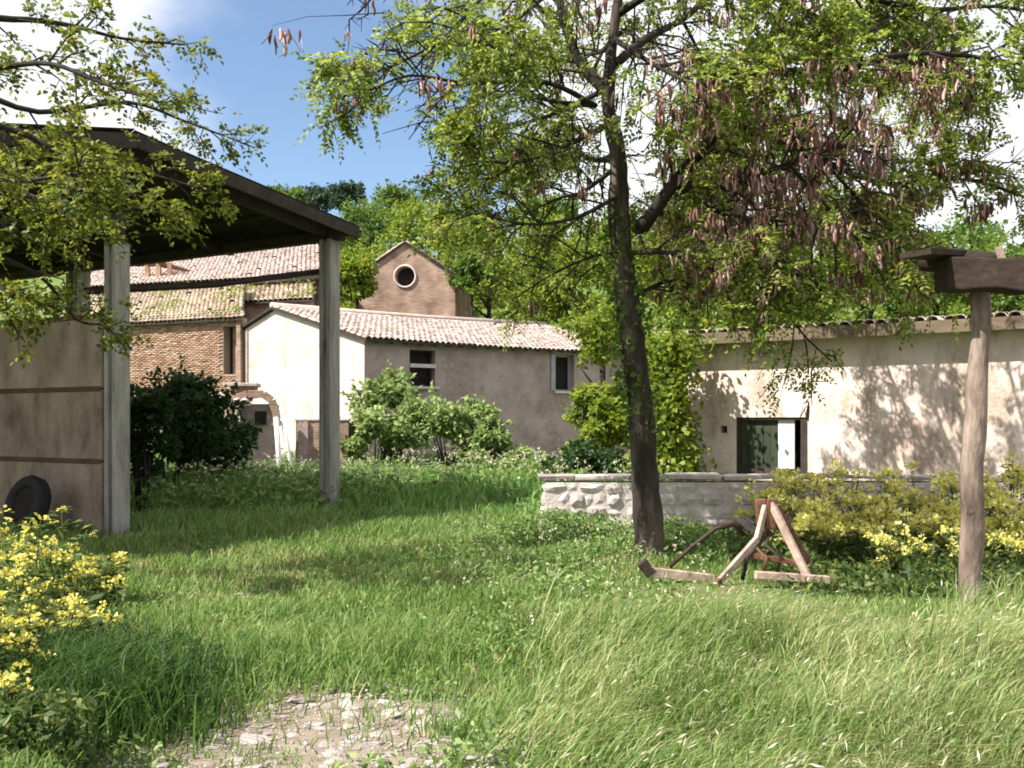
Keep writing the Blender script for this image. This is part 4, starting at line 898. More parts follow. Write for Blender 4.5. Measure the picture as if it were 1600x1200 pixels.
def build_locust():
    D0 = 11.2; base = at(1012, 890, D0); z0 = G(base.x, D0); off = Vector((base.x, D0, z0))
    t = thing('locust_tree', 'tall dark locust tree with feathery leaves and hanging brown seed pods', 'tree', off)
    Q = lambda px, py, dd=0.0: at(px, py, D0 + dd) - off
    # trunk
    m = MB(); tp = limb_curve([Vector((0.06, 0, -0.3)), Q(1016, 860), Q(1010, 770), Q(1001, 640), Q(989, 540), Q(977, 440), Q(967, 340), Q(966, 245), Q(950, 160), Q(958, 60), Q(972, -60), Q(975, -220), Q(990, -420)], 5)
    rad = []
    for i, p in enumerate(tp):
        q = i / (len(tp) - 1); rad.append(0.178 - 0.09 * min(1, q * 1.4) + 0.03 * max(0, 0.12 - q) / 0.12 - 0.06 * max(0, q - .55) / .45 + random.uniform(-.01, .01))
    m.tube(tp, rad, 18, 0.055); m.build('trunk', M['bark'], t, True)
    sites = []; bm_ = MB()
    limbs = [
        # points (px, row, depth offset), r0, r1, twigs
        ([(1000, 360, 0), (1055, 285, -.3), (1130, 190, -.6), (1182, 105, -.8), (1232, -5, -1.0), (1270, -150, -1.2)], 0.09, 0.04, 34),
        ([(1180, 108, -.8), (1290, 112, -1.0), (1410, 85, -1.1), (1500, 86, -1.0), (1640, 108, -.8)], 0.05, 0.018, 30),
        ([(1130, 190, -.6), (1200, 215, -.4), (1290, 255, -.2), (1385, 288, 0), (1460, 280, .1), (1535, 286, .2), (1660, 330, .3)], 0.045, 0.014, 34),
        ([(945, 140, 0), (905, 95, .1), (878, 20, .2), (850, -120, .3)], 0.08, 0.04, 14),
        ([(930, 165, 0), (850, 128, -.4), (730, 130, -.8), (640, 118, -1.0), (560, 150, -1.2)], 0.035, 0.010, 20),
        ([(880, 40, .2), (790, -20, -.2), (745, 5, -.4), (690, 62, -.6), (600, 108, -.9), (530, 125, -1.1)], 0.035, 0.010, 22),
        ([(955, 190, 0), (915, 215, .3), (845, 235, .6), (770, 272, .8), (690, 312, 1.0)], 0.04, 0.010, 26),
        ([(962, 262, 0), (910, 300, .4), (868, 312, .7), (800, 345, 1.0)], 0.032, 0.009, 12),
        ([(962, 100, 0), (1010, 60, .6), (1080, 20, 1.2), (1150, -60, 1.6)], 0.06, 0.03, 20),
        ([(985, 395, 0), (1045, 395, -.5), (1110, 420, -.9), (1180, 445, -1.2)], 0.035, 0.010, 14),
        ([(985, 465, 0), (1040, 440, .4), (1090, 432, .7), (1150, 410, 1.0)], 0.032, 0.010, 12),
        ([(1060, 430, .4), (1110, 465, .2), (1165, 482, 0), (1225, 492, -.1), (1262, 530, -.2), (1300, 565, -.2)], 0.028, 0.008, 8),
        ([(1055, 285, -.3), (1140, 290, -.8), (1230, 255, -1.3), (1330, 225, -1.7)], 0.045, 0.012, 28),
        ([(1055, 285, -.3), (1120, 330, .3), (1220, 345, .8), (1320, 350, 1.2), (1400, 370, 1.4)], 0.04, 0.010, 28),
        ([(1232, -5, -1.0), (1330, -10, -.6), (1440, 15, -.2), (1560, 10, .2), (1650, 30, .4)], 0.05, 0.015, 30),
        ([(958, 60, 0), (1020, 100, -.8), (1080, 130, -1.4), (1130, 150, -1.8)], 0.04, 0.012, 22),
        ([(965, -40, 0), (900, -40, -.8), (820, 20, -1.4), (760, 70, -1.8)], 0.045, 0.012, 24),
        ([(968, 20, 0), (1060, -30, -.8), (1180, -20, -1.6), (1300, 50, -2.0)], 0.05, 0.013, 28),
        ([(1232, -5, -1.0), (1300, 40, -.2), (1400, 60, .6), (1520, 180, 1.0)], 0.04, 0.012, 26),
        ([(975, -150, 0), (900, -180, .4), (760, -120, .8), (640, -60, 1.0), (560, 20, 1.0)], 0.05, 0.012, 22),
    ]
    limbs += [
        ([(1055, 285, -.3), (1090, 300, 1.2), (1150, 290, 2.6), (1230, 280, 4.0), (1300, 300, 5.2)], .06, .014, 34),
        ([(1000, 360, 0), (1020, 330, 1.4), (1060, 345, 3.0), (1120, 350, 4.5), (1180, 370, 5.8)], .05, .012, 30),
        ([(1130, 190, -.6), (1180, 190, 1.0), (1250, 200, 2.6), (1340, 190, 4.2), (1450, 215, 5.4)], .06, .014, 36),
        ([(1182, 105, -.8), (1240, 90, .8), (1320, 110, 2.4), (1400, 140, 3.6), (1500, 200, 4.4)], .05, .012, 30),
        ([(965, 245, 0), (930, 250, 1.5), (880, 240, 3.0), (820, 250, 4.2)], .05, .012, 24),
        ([(958, 60, 0), (940, 80, 1.6), (890, 90, 3.2), (820, 110, 4.4)], .05, .012, 24),
        ([(1230, 255, -1.3), (1290, 320, -1.2), (1340, 380, -1.0), (1370, 440, -.8)], .025, .008, 16),
        ([(1140, 290, -.8), (1170, 350, -1.0), (1210, 400, -1.0), (1230, 440, -1.0)], .025, .008, 16),
        ([(1290, 255, -.2), (1360, 330, .0), (1420, 380, .2), (1450, 420, .2)], .025, .008, 16),
        ([(1020, 330, 1.4), (1080, 290, 3.2), (1110, 280, 5.0), (1160, 250, 6.4)], .05, .012, 34),
        ([(1090, 300, 1.2), (1150, 230, 3.4), (1210, 210, 5.2), (1270, 230, 6.6)], .05, .012, 34),
        ([(1060, 345, 3.0), (1090, 370, 4.6), (1100, 390, 6.0)], .03, .01, 20),
        ([(1150, 290, 2.6), (1190, 330, 4.4), (1240, 340, 6.0), (1300, 370, 7.0)], .04, .01, 30),
        ([(945, 140, 0), (860, 180, .3), (760, 205, .2), (680, 190, 0)], .035, .009, 22),
        ([(955, 190, 0), (880, 230, -.6), (800, 255, -1.0), (720, 240, -1.2)], .035, .009, 22),
        ([(930, 165, 0), (840, 150, 1.0), (740, 80, 1.6), (640, 60, 2.0)], .035, .009, 24),
        ([(975, 300, 0), (900, 340, -.5), (820, 350, -.9), (740, 330, -1.1)], .03, .009, 16),
        ([(985, 395, 0), (930, 400, .6), (860, 430, 1.0), (800, 470, 1.2)], .026, .008, 12),
        ([(1060, 20, 1.2), (1100, 100, 1.6), (1130, 200, 2.0), (1160, 260, 2.2)], .03, .008, 20)]
    for pts, r0, r1, ns in limbs:
        grow(bm_, limb_curve([Q(*p) for p in pts], 4), r0, r1, int(ns * 1.15), (0.45, 1.0), sites)
    bm_.build('limbs', M['bark2'], t, True)
    P = np.array([s[0] for s in sites]); D = np.array([s[1] for s in sites])
    P = np.repeat(P, 2, 0) + rng.normal(size=(len(P) * 2, 3)) * .05; D = np.repeat(D, 2, 0); pk = .195 + .15 * np.sin(P[:, 0] * 2.6 + 1.5 * np.sin(P[:, 2] * 2.1)) + .16 * np.sin(P[:, 2] * 3.3 + P[:, 1] * 1.7)
    qx = 800 + (P[:, 0] + off.x) / (P[:, 1] + off.y) * F; qz = HZ - (P[:, 2] + off.z - EYE) / (P[:, 1] + off.y) * F
    bare = np.exp(-(((qx - 1230) / 210) ** 2 + ((qz - 300) / 130) ** 2)); pk = pk * (1 - .35 * bare)          # the pod-bearing twigs carry fewer leaves
    keep = rng.random(len(P)) < pk; P = P[keep]; D = D[keep]
    D = D + rng.normal(size=D.shape) * 0.7; D[:, 2] -= 0.15
    V = compound_leaves(P, D, rng.uniform(0.16, 0.29, len(P)), 6, 0.070, 0.034)
    link('crown', leaf_mesh('crown', V), M['locust'], t)
    # seed pods hang in bunches, most of them on the right side limbs
    pm = pod_mesh(); me = pm.mesh('seed_pod', True); me.materials.append(M['pod'])
    cand = [s[0] for s in sites if (lambda px, py: (1020 < px < 1540 and 60 < py < 450 and random.random() < .75) or random.random() < 0.06)(800 + (s[0] + off).x / (s[0] + off).y * F, HZ - ((s[0] + off).z - EYE) / (s[0] + off).y * F)]
    random.shuffle(cand); cand = cand[:1700]; pods = []
    extra = [Q(655 + i * 12, 118 + random.uniform(-6, 6), -1.0) for i in range(4)] + [Q(430 + i * 14, 40 + random.uniform(-8, 8), -1.1) for i in range(3)] + [Q(690, 135, -.8), Q(745, 240, .7)]
    for p in cand + extra:
        for k in range(random.randint(3, 6)):
            pods.append((p + Vector((random.gauss(0, .05), random.gauss(0, .05), random.uniform(-.10, 0))), random.uniform(.12, .185), Matrix.Rotation(random.uniform(0, 6.28), 3, 'Z') @ Matrix.Rotation(random.gauss(0, .3), 3, 'X')))
    pods.sort(key=lambda q: (q[0] + off).y)
    for p, s, Mx in pods[:260]:
        o = link('seed_pod', me, None, t); o.matrix_local = Matrix.Translation(p) @ (Mx @ Matrix.Scale(s, 3)).to_4x4()
    A = np.array(pm.v); FV = []; FF = []; 
    q4 = np.array(pm.f); k = 0
    for p, s, Mx in pods[260:]:
        FV.append((A * s) @ np.array(Mx).T + np.array(p)); FF.append(q4 + k * len(A)); k += 1
    FF = np.concatenate(FF); tag(link('seed_pod_bunches', np_mesh('pods', np.concatenate(FV), np.full(len(FF), 4), FF.ravel(), True), M['pod'], t), kind='stuff')
    # twig carrying the dark pods on the far left
    tw = MB(); tw.tube([Q(600, 20, -1.1), Q(540, 24, -1.1), Q(480, 26, -1.15), Q(425, 40, -1.1)], [0.006, .005, .003, .002], 5); tw.build('twig', M['bark2'], t, True)
    return t
build_locust()

# branches of a tree standing outside the frame on the left
def build_left_tree():
    D0 = 9.0; x0 = -6.3; z0 = G(x0, D0); off = Vector((x0, D0, z0))
    t = thing('overhanging_tree', 'loose leafy tree reaching in from the left over the barn roof', 'tree', off)
    Q = lambda px, py, dd=0.0: at(px, py, D0 + dd) - off
    m = MB(); m.tube(limb_curve([Vector((0, 0, -.3)), Vector((.05, 0, 1.2)), Vector((0.1, .1, 2.6)), Vector((.0, .1, 4.2)), Vector((.1, 0, 6.0))], 4), [0.2 - 0.006 * i for i in range(17)], 12, .05); m.build('trunk', M['bark'], t, True)
    sites = []; b = MB()
    S = lambda z: Vector((0.05, 0, z))
    limbs = [
        ([S(3.2), Q(-120, 240), Q(0, 290, -.2), Q(90, 320, -.4), Q(180, 330, -.6), Q(250, 320, -.6)], .06, .010, 20, .3),
        ([S(2.8), Q(-140, 330), Q(-20, 345, .2), Q(70, 380, .3), Q(150, 365, .2)], .05, .010, 13, .3),
        ([S(3.5), Q(-130, 190), Q(10, 200, .4), Q(110, 245, .5), Q(210, 265, .4), Q(330, 300, .3)], .055, .008, 16, .3),
        ([S(4.0), Q(-120, 120), Q(0, 105, 0), Q(80, 100, -.2), Q(160, 130, -.4), Q(250, 160, -.5)], .05, .008, 17, .3),
        ([S(4.4), Q(-100, 40), Q(20, 30, .5), Q(110, 40, .8), Q(190, 60, 1.0), Q(290, 70, 1.2)], .05, .008, 11, .3),
        ([S(4.2), Q(-80, 140, .5), Q(60, 175, .8), Q(200, 160, 1.1), Q(290, 190, 1.3), Q(370, 220, 1.4)], .045, .007, 15, .35),
        ([S(2.2), Q(-130, 430), Q(-50, 440, -.3), Q(0, 450, -.5), Q(25, 470, -.5)], .035, .008, 10, .4),
        ([S(3.0), Q(-60, 300, -.6), Q(60, 280, -1.0), Q(130, 270, -1.2)], .04, .009, 12, .4),
        ([S(3.4), Q(-70, 250, .8), Q(40, 240, 1.2), Q(140, 225, 1.4)], .04, .009, 12, .4),
        ([S(3.0), Q(-60, 390, .4), Q(60, 430, .6), Q(120, 500, .6), Q(165, 505, .5)], .03, .007, 8, .4),
    ]
    for pts, r0, r1, ns, st in limbs: grow(b, limb_curve([Q0 for Q0 in pts], 4), r0, r1, ns, (.30, .62), sites, .008, st, 0.05, 2)
    b.build('limbs', M['bark2'], t, True)
    P = np.array([s[0] for s in sites]); D = np.array([s[1] for s in sites])
    k = 3; P = np.repeat(P, k, 0) + rng.normal(size=(len(P) * k, 3)) * .04; D = np.repeat(D, k, 0) + rng.normal(size=(len(D) * k, 3)) * .9
    keep = rng.random(len(P)) < np.where(P[:, 2] + z0 > 4.1, .30, .44); P = P[keep]; D = D[keep]
    V = compound_leaves(P, D, rng.uniform(.07, .14, len(P)), 2, 0.066, 0.040)
    link('crown', leaf_mesh('crown', V), M['ash'], t)
build_left_tree()

# ------------------------------------------------------------------ trees and shrubs behind and between the buildings
bg_tree('leafy_tree', 'bright yellow green tree right behind the round window tower', 760, 52, 340, 500, 190, M['bright'])
bg_tree('leafy_tree', 'tall bright green tree left of the dark trunk above the farmhouse roof', 890, 47, 330, 540, 190, M['bright'], 7000)
bg_tree('leafy_tree', 'loose yellow green young tree overlapping the right end of the farmhouse roof', 938, 30, 430, 640, 105, M['bright'], 2400, .17, 20, clump=.3)
bg_tree('leafy_tree', 'round yellow green tree seen just right of the dark trunk', 1080, 40, 335, 545, 170, M['bright'], 7000)
bg_tree('leafy_tree', 'mid green tree behind the tiled eave of the plastered barn', 1225, 38, 385, 530, 180, M['mid'], 6000)
bg_tree('leafy_tree', 'pale green bushy tree left of the log post above the barn roof', 1355, 44, 345, 520, 190, M['bright'], 6000)
bg_tree('leafy_tree', 'bluish green tree just behind the log post and beam', 1460, 38, 395, 520, 150, M['mid'], 5000)
bg_tree('leafy_tree', 'dull green tree at the right edge beneath the dark beam', 1585, 42, 380, 520, 170, M['mid'], 5000)
bg_tree('leafy_tree', 'small yellow green tree between the barn post and the round window tower', 556, 45, 395, 500, 64, M['bright'], 2800)
bg_tree('leafy_tree', 'light green tree on the slope above the round window tower', 660, 66, 315, 410, 150, M['bright'], 4200, .28)
bg_tree('leafy_tree', 'small dark bush tree touching the right side of the round window tower', 735, 46.5, 395, 480, 60, M['mid'], 2600)
bg_tree('leafy_tree', 'dusty green tree on the slope right above the barn eave tip', 575, 75, 320, 400, 120, M['mid'], 3600, .3)
bg_tree('leafy_tree', 'slender dark blue green tree on the skyline above the tower', 545, 120, 286, 335, 66, M['blue'], 2600, .45)
bg_tree('leafy_tree', 'broad dark blue green tree on the skyline left of the round window tower', 500, 125, 290, 340, 80, M['blue'], 2600, .45)
bg_tree('leafy_tree', 'hazy green tree on the skyline beside the barn roof slope', 440, 118, 292, 345, 90, M['mid'], 2600, .45)
bg_tree('leafy_tree', 'wide green tree on the skyline behind the lower left limbs of the locust', 620, 112, 290, 350, 90, M['mid'], 2800, .45)
bg_tree('leafy_tree', 'far green tree on the hilltop left of the dark trunk', 850, 105, 305, 365, 120, M['mid'], 2800, .45)
# far wood on the ridge
def far_wood():
    V = []
    for k in range(150):
        x = random.uniform(-170, 190); y = random.uniform(95, 190); z = G(x, y); px = 800 + x / y * F
        if y < 120 and -80 < px < 420: continue
        r = random.uniform(2.0, 4.2); P, o = crown_points((x, y, z + r * .9), (r, r, r * 1.0), 9, 420, .42); V.append(leaves_at(P, .62, .42, .5, o))
    o = link('far_wood', leaf_mesh('far_wood', np.concatenate(V)), M['mid']); tag(o, 'green wood covering the far hillside and ridge', 'wood', None, 'stuff')
far_wood()
def hillside_scrub():
    V = []
    for k in range(210):
        y = random.uniform(47, 98); px = random.uniform(520, 1750); x = (px - 800) / F * y; z = G(x, y)
        if y < 56 and px < 740: continue
        r = random.uniform(.9, 2.3); P, o = crown_points((x, y, z + r * .7), (r, r, r * 1.0), 8, int(300 * r), .45); V.append(leaves_at(P, .34, .22, .5, o))
    o = link('hillside_scrub', leaf_mesh('hillside_scrub', np.concatenate(V)), M['bright']); tag(o, 'dense yellow green scrub covering the slope behind the farmhouse', 'scrub', None, 'stuff')
hillside_scrub()

def at_g(px, d): return (at(px, 0, d).x, d)
shrub('dark_bush', 'big green bush darkened for shade behind the near concrete post', 'bush', at_g(262, 21.5), (1.35, 1.1, 1.35), 9000, .13, M['dark'], 24)
shrub('dark_bush', 'narrow dark bush added as the shade strip right of the near concrete post', 'bush', at_g(224, 18.2), (.42, .5, 1.25), 4200, .11, M['dark'], 12)  # added bush fills the dark shade strip beside the post
shrub('dark_bush', 'lower green bush darkened for shade left of the brick oven', 'bush', at_g(345, 23), (1.0, .9, .85), 5200, .12, M['dark'], 18)
shrub('climbing_bush', 'tall leafy shrub under the left window of the farmhouse', 'shrub', at_g(604, 30.2), (.95, .9, 1.55), 4200, .19, M['shrub'], 18)
shrub('climbing_bush', 'spreading shrub before the middle of the grey farmhouse front', 'shrub', at_g(700, 29), (1.7, 1.0, 1.15), 5200, .19, M['shrub'], 22)
shrub('climbing_bush', 'lower shrub at the corner of the white gable', 'shrub', at_g(585, 28.5), (1.0, .9, .95), 3600, .19, M['shrub'], 15)
shrub('climbing_bush', 'rounded shrub at the right end of the row before the farmhouse', 'shrub', at_g(772, 28), (.85, .8, .8), 3000, .18, M['shrub'], 14)
shrub('yellow_bush', 'yellow green bush before the right farmhouse window', 'bush', at_g(945, 25), (.8, .8, 1.35), 5200, .17, M['bright'], 18)
shrub('dark_bush', 'small dark bush left of the dark tree trunk near the stone wall', 'bush', at_g(905, 21), (.75, .7, .62), 3200, .12, M['dark'], 13)
# ivy climbing the near corner of the plastered barn
def ivy():
    x, y = at_g(1046, 19.6); t = thing('ivy', 'column of yellow green ivy climbing beside the plastered barn', 'ivy', (x, y, G(x, y)))
    n = 6500; z = rng.uniform(0, 3.3, n); w = .46 + .12 * np.sin(z * 2.3); P = np.stack([rng.normal(size=n) * w * .55, rng.normal(size=n) * .3, z], 1)
    link('foliage', leaf_mesh('foliage', leaves_at(P, .13, .09, .45)), M['bright'], t)
    m = MB(); m.tube([(0, .1, -.2), (.1, .1, 1.2), (-.05, .1, 2.4), (0.05, .1, 3.2)], [.06, .05, .04, .015], 7, .1); m.build('stem', M['bark2'], t, True)
ivy()
def trunk_ivy():
    P = []
    x0 = at(1012, 890, 11.2).x
    n = 900; z = rng.uniform(1.4, 4.0, n); px = np.interp(z, [0, 1.4, 2.5, 3.2, 4.0], [1010, 1003, 985, 972, 966]); a = rng.uniform(0, 6.28, n); r = rng.uniform(.16, .27, n) * (0.8 + .3 * np.sin(z * 5 + a))
    P = np.stack([(px - 800) / F * 11.2 + np.cos(a) * r, 11.2 + np.sin(a) * r, z], 1)
    o = link('ivy', leaf_mesh('ivy', leaves_at(P, .075, .06, .3)), M['mid']); tag(o, 'dark green ivy clinging around the locust trunk', 'ivy')
trunk_ivy()

# ------------------------------------------------------------------ yellow flowering plants
def head_mesh(name, mat, n=18, r=.042, pl=.028):
    d = rand_dirs(n); d[:, 2] = np.abs(d[:, 2]) * 1.0 - .25; d = unit(d)
    P = d * r * rng.uniform(.35, 1, (n, 1)); V = leaf_quads(P, d + rand_dirs(n) * .6, rand_dirs(n) + np.array([[0, 0, .8]]), pl, pl * .95, .3)
    me = leaf_mesh(name, V); me.materials.append(mat); return me
HEADS = [head_mesh('flower_head', M['petal']) for _ in range(4)]; PALE = [head_mesh('flower_head', M['palepetal'], 18, .045) for _ in range(4)]
def flower_plant(label, group, x, y, h, spread, nst, heads, nleaf=420, hs=1.0, side=2):
    t = thing('flowering_plant', label, 'plant', (x, y, G(x, y)), 0, group)
    m = MB(); tips = []; LP = []; LD = []
    for k in range(nst):
        a = random.uniform(0, 6.28); r = spread * random.random() ** .6; hh = h * random.uniform(.38, 1.08) * (1 - .2 * r / spread)
        tip = Vector((math.cos(a) * r, math.sin(a) * r, hh)); b0 = tip * .18; b0.z = -.05; mid = b0.lerp(tip, .55) + Vector((0, 0, .07 * h)); m.tube([b0, mid, tip], [.009, .007, .004], 4)
        tips.append(tip)
        for s in range(side):
            q = mid.lerp(tip, random.uniform(.1, .7)); d = Vector((random.gauss(0, 1), random.gauss(0, 1), 1.1)).normalized(); e = q + d * h * random.uniform(.12, .25); m.tube([q, e], [.005, .003], 4); tips.append(e)
        for s in range(nleaf // nst):
            f_ = random.random() ** .8; q = b0.lerp(mid, f_ * 2) if f_ < .5 else mid.lerp(tip, f_ * 2 - 1); LP.append(q + Vector((random.gauss(0, .05), random.gauss(0, .05), random.gauss(0, .03)))); LD.append((random.gauss(0, 1), random.gauss(0, 1), .2))
    m.build('stem', M['stem'], t)
    LP = np.array(LP); LD = np.array(LD); n = len(LP); s = rng.uniform(.7, 1.3, n)
    link('leaves', leaf_mesh('leaves', leaf_quads(LP, LD, rand_dirs(n) * .5 + np.array([[0, 0, .8]]), .085 * s, .034 * s)), M['flowerleaf'], t)
    random.shuffle(tips)
    for p in tips[:nst * (side + 1)]:
        if random.random() > .93: continue
        o = link('flower_head', random.choice(heads), None, t, p); s_ = random.uniform(.65, 1.25) * hs; o.scale = (s_, s_, s_ * random.uniform(.8, 1.2)); o.rotation_euler = (random.gauss(0, .4), random.gauss(0, .4), random.uniform(0, 6.28))
GL = 'yellow flowering plants at the left edge'; GR = 'yellow flowering plants before the low stone wall'
LEFT = [(-3.95, 7.6, 1.0, .40), (-3.5, 7.1, .85, .36), (-3.35, 7.6, .70, .32), (-3.75, 8.3, .85, .38), (-3.1, 6.8, .52, .28), (-3.3, 6.35, .72, .36), (-2.8, 6.4, .42, .24), (-2.85, 5.85, .60, .32), (-3.5, 8.3, .5, .28), (-2.75, 5.2, .55, .30), (-3.1, 5.3, .72, .34), (-2.45, 4.75, .42, .26), (-4.4, 7.9, 1.0, .4)]
LL = ['tall yellow flowered plant before the tyre at the left edge', 'yellow flowered plant just right of the tall one before the tyre', 'yellow flowered plant reaching right from the middle of the left clump', 'yellow flowered plant behind the left clump nearest the concrete panels', 'low yellow flowered plant in the middle of the right flank of the left clump',
      'dense yellow flowered plant at the centre of the left clump', 'small yellow flowered plant at the right tip of the left clump', 'yellow flowered plant above the dark green tuft of grass', 'low yellow flowered plant at the back of the left clump in open grass', 'yellow flowered plant left of the dark green tuft of grass',
      'yellow flowered plant low at the left edge of the picture', 'small yellow flowered plant in the bottom left corner', 'tallest yellow flowered plant cut by the left edge of the picture']
for (x, y, h, s), lb in zip(LEFT, LL): flower_plant(lb, GL, x, y, h * 1.05, s * 1.1, 9, HEADS, 360, 1.05, 1)
RIGHT = [(3.15, 11.9, .78, .42), (3.75, 12.2, .85, .45), (4.35, 12.0, .85, .45), (4.95, 12.1, .85, .45), (5.55, 11.9, .85, .45), (6.15, 12.0, .9, .45), (3.5, 11.2, .62, .42), (4.15, 11.0, .66, .42), (4.8, 11.0, .66, .42), (5.45, 10.9, .68, .42), (6.1, 10.8, .7, .42), (3.95, 10.1, .46, .36), (4.6, 9.9, .46, .36), (5.3, 9.8, .5, .38), (5.9, 9.7, .5, .38), (5.35, 8.9, .35, .3)]
OR = ['first', 'second', 'third', 'fourth', 'fifth', 'sixth']
for i, (x, y, h, s) in enumerate(RIGHT):
    lb = (f'pale yellow flowered plant against the low wall, {OR[i]} in that row from the farm implement' if i < 6 else f'pale yellow flowered plant of the middle row, {OR[i - 6]} from the farm implement' if i < 11 else
          f'low pale flowered plant of the front row, {OR[i - 11]} from the farm implement' if i < 15 else 'lowest pale flowered plant right at the foot of the log post')
    flower_plant(lb, GR, x, y, h * (1.34 if i < 6 else 1.2), s * 1.08, 12, PALE, 330, 1.75 if i < 11 else 1.15, 4 if i < 11 else 2)

# ------------------------------------------------------------------ stony path patch in the foreground
def build_path():
    cx, cy = -0.95, 5.2; n = 40; V = []; 
    for k in range(n):
        a = 2 * math.pi * k / n; r = 1 + .18 * math.sin(3 * a) + .1 * math.sin(7 * a + 1); V.append((cx + 1.5 * r * math.cos(a), cy + .7 * r * math.sin(a)))
    vs = []; fs = []; rings = 8
    for j in range(rings + 1):
        q = j / rings
        for (x, y) in V:
            px_, py_ = cx + (x - cx) * q, cy + (y - cy) * q; vs.append((px_, py_, G(px_, py_) + .006 - .016 * (q > .95) + random.uniform(-.004, .008) * (.1 < q < .9)))
    for j in range(rings):
        for k in range(n): fs.append((j * n + k, (j + 1) * n + k, (j + 1) * n + (k + 1) % n, j * n + (k + 1) % n))
    m = MB(); m.add(vs, fs); p = m.build('stony_path', noisy('path_soil', [(.25, (.13, .10, .07)), (.75, (.28, .23, .185))], 6, .95, .7, 28), None, True); tag(p, kind='structure')
    var = []
    for k in range(6):
        me = bpy.data.meshes.new('stone'); bm = bmesh.new(); bmesh.ops.create_icosphere(bm, subdivisions=1, radius=1)
        for v in bm.verts: v.co *= random.uniform(.75, 1.15); v.co.z *= .32
        bm.to_mesh(me); bm.free(); me.materials.append(M['pathstone']); var.append(me)
    for k in range(290):
        a = random.uniform(0, 6.28); r = random.random() ** .5; x = cx + 1.4 * r * math.cos(a); y = cy + .75 * r * math.sin(a); s = random.uniform(.015, .06) * (1 if random.random() < .85 else 1.5)
        o = link('stone', random.choice(var), None, p, (x, y, G(x, y) + s * .08)); o.scale = (s * random.uniform(.8, 1.5), s, s * random.uniform(.6, 1)); o.rotation_euler = (random.gauss(0, .15), random.gauss(0, .15), random.uniform(0, 6.28))
    oc = np.array([(1, 0, 0), (0, 1, 0), (-1, 0, 0), (0, -1, 0), (0, 0, .6), (0, 0, -.6)]); of = np.array([(0, 1, 4), (1, 2, 4), (2, 3, 4), (3, 0, 4), (1, 0, 5), (2, 1, 5), (3, 2, 5), (0, 3, 5)])
    ng = 3200; a = rng.uniform(0, 6.28, ng); r = rng.random(ng) ** .5 * 1.12; gx = cx + 1.5 * r * np.cos(a); gy = cy + .74 * r * np.sin(a); gs = rng.uniform(.004, .016, ng)
    GV = oc[None] * gs[:, None, None] * rng.uniform(.6, 1.4, (ng, 6, 1)) + np.stack([gx, gy, gz(gx, gy) + .008], 1)[:, None]
    GF = of[None] + (np.arange(ng) * 6)[:, None, None]; tag(link('gravel', np_mesh('gravel', GV, np.full(ng * 8, 3), GF.ravel()), M['pathstone']), 'loose grit and gravel on the stony path', 'gravel', None, 'stuff')
    # small second patch of bare stones near the flowering plants
    for k in range(45):
        x = random.gauss(-2.85, .35); y = random.gauss(9.1, .3); s = random.uniform(.02, .06); o = link('stone', random.choice(var), None, p, (x, y, G(x, y) + s * .15)); o.scale = (s * 1.3, s, s * .7); o.rotation_euler = (0, 0, random.uniform(0, 6.28))
build_path()

# ------------------------------------------------------------------ grass and weeds
def blades(n_, P, H, lean, Wd):
    """curved grass blades: two quads and a tip"""
    n = len(P); a = rng.uniform(0, 2 * np.pi, n); S = np.stack([np.cos(a), np.sin(a), np.zeros(n)], 1) * (Wd / 2)[:, None]
    H = H[:, None]; up = np.array([[0, 0, 1.]])
    p1 = P + up * H * .45 + lean * H * .15; p2 = P + up * H * .80 + lean * H * .48; p3 = P + up * H * (1.0 - .12 * np.linalg.norm(lean, axis=1, keepdims=True)) + lean * H * .95
    V = np.stack([P - S, P + S, p1 + S * .85, p1 - S * .85, p2 + S * .55, p2 - S * .55, p3], 1).reshape(-1, 3)
    b = np.arange(n)[:, None] * 7
    q = np.concatenate([b + np.array([[0, 1, 2, 3]]), b + np.array([[3, 2, 4, 5]])], 1).reshape(-1, 4); tr = b + np.array([[5, 4, 6]])
    fs = np.concatenate([np.full(len(q), 4), np.full(n, 3)]); return np_mesh(n_, V, fs, np.concatenate([q.ravel(), tr.ravel()]))
def sample(n, d0, d1, p=-.5, ang=.74):
    k = p + 1; u_ = rng.random(n); d = (d0 ** k + u_ * (d1 ** k - d0 ** k)) ** (1 / k); th = rng.uniform(-ang, ang, n); return d * np.tan(th), d
def fbm(x, y): return np.sin(x * 1.3 + 2 * np.sin(y * .9)) * .5 + np.sin(x * 2.9 - y * 2.3 + 1) * .3 + np.sin(y * 4.1 + x * 3.3) * .2
def path_mask(x, y): return ((x + .95) / 1.4) ** 2 + ((y - 5.2) / .68) ** 2
def place(n, d0, d1, p=-.5):
    x, y = sample(n, d0, d1, p); e = path_mask(x, y); keep = (e > 1.0) | ((rng.random(n) < .16 + .5 * (fbm(x * 3, y * 3) > .15) + .25 * (e > .45) + .35 * (e > .75)))
    keep &= ~((x > .4) & (np.abs(y - 13.5) < .25) & (x < 7.7))
    return x[keep], y[keep]
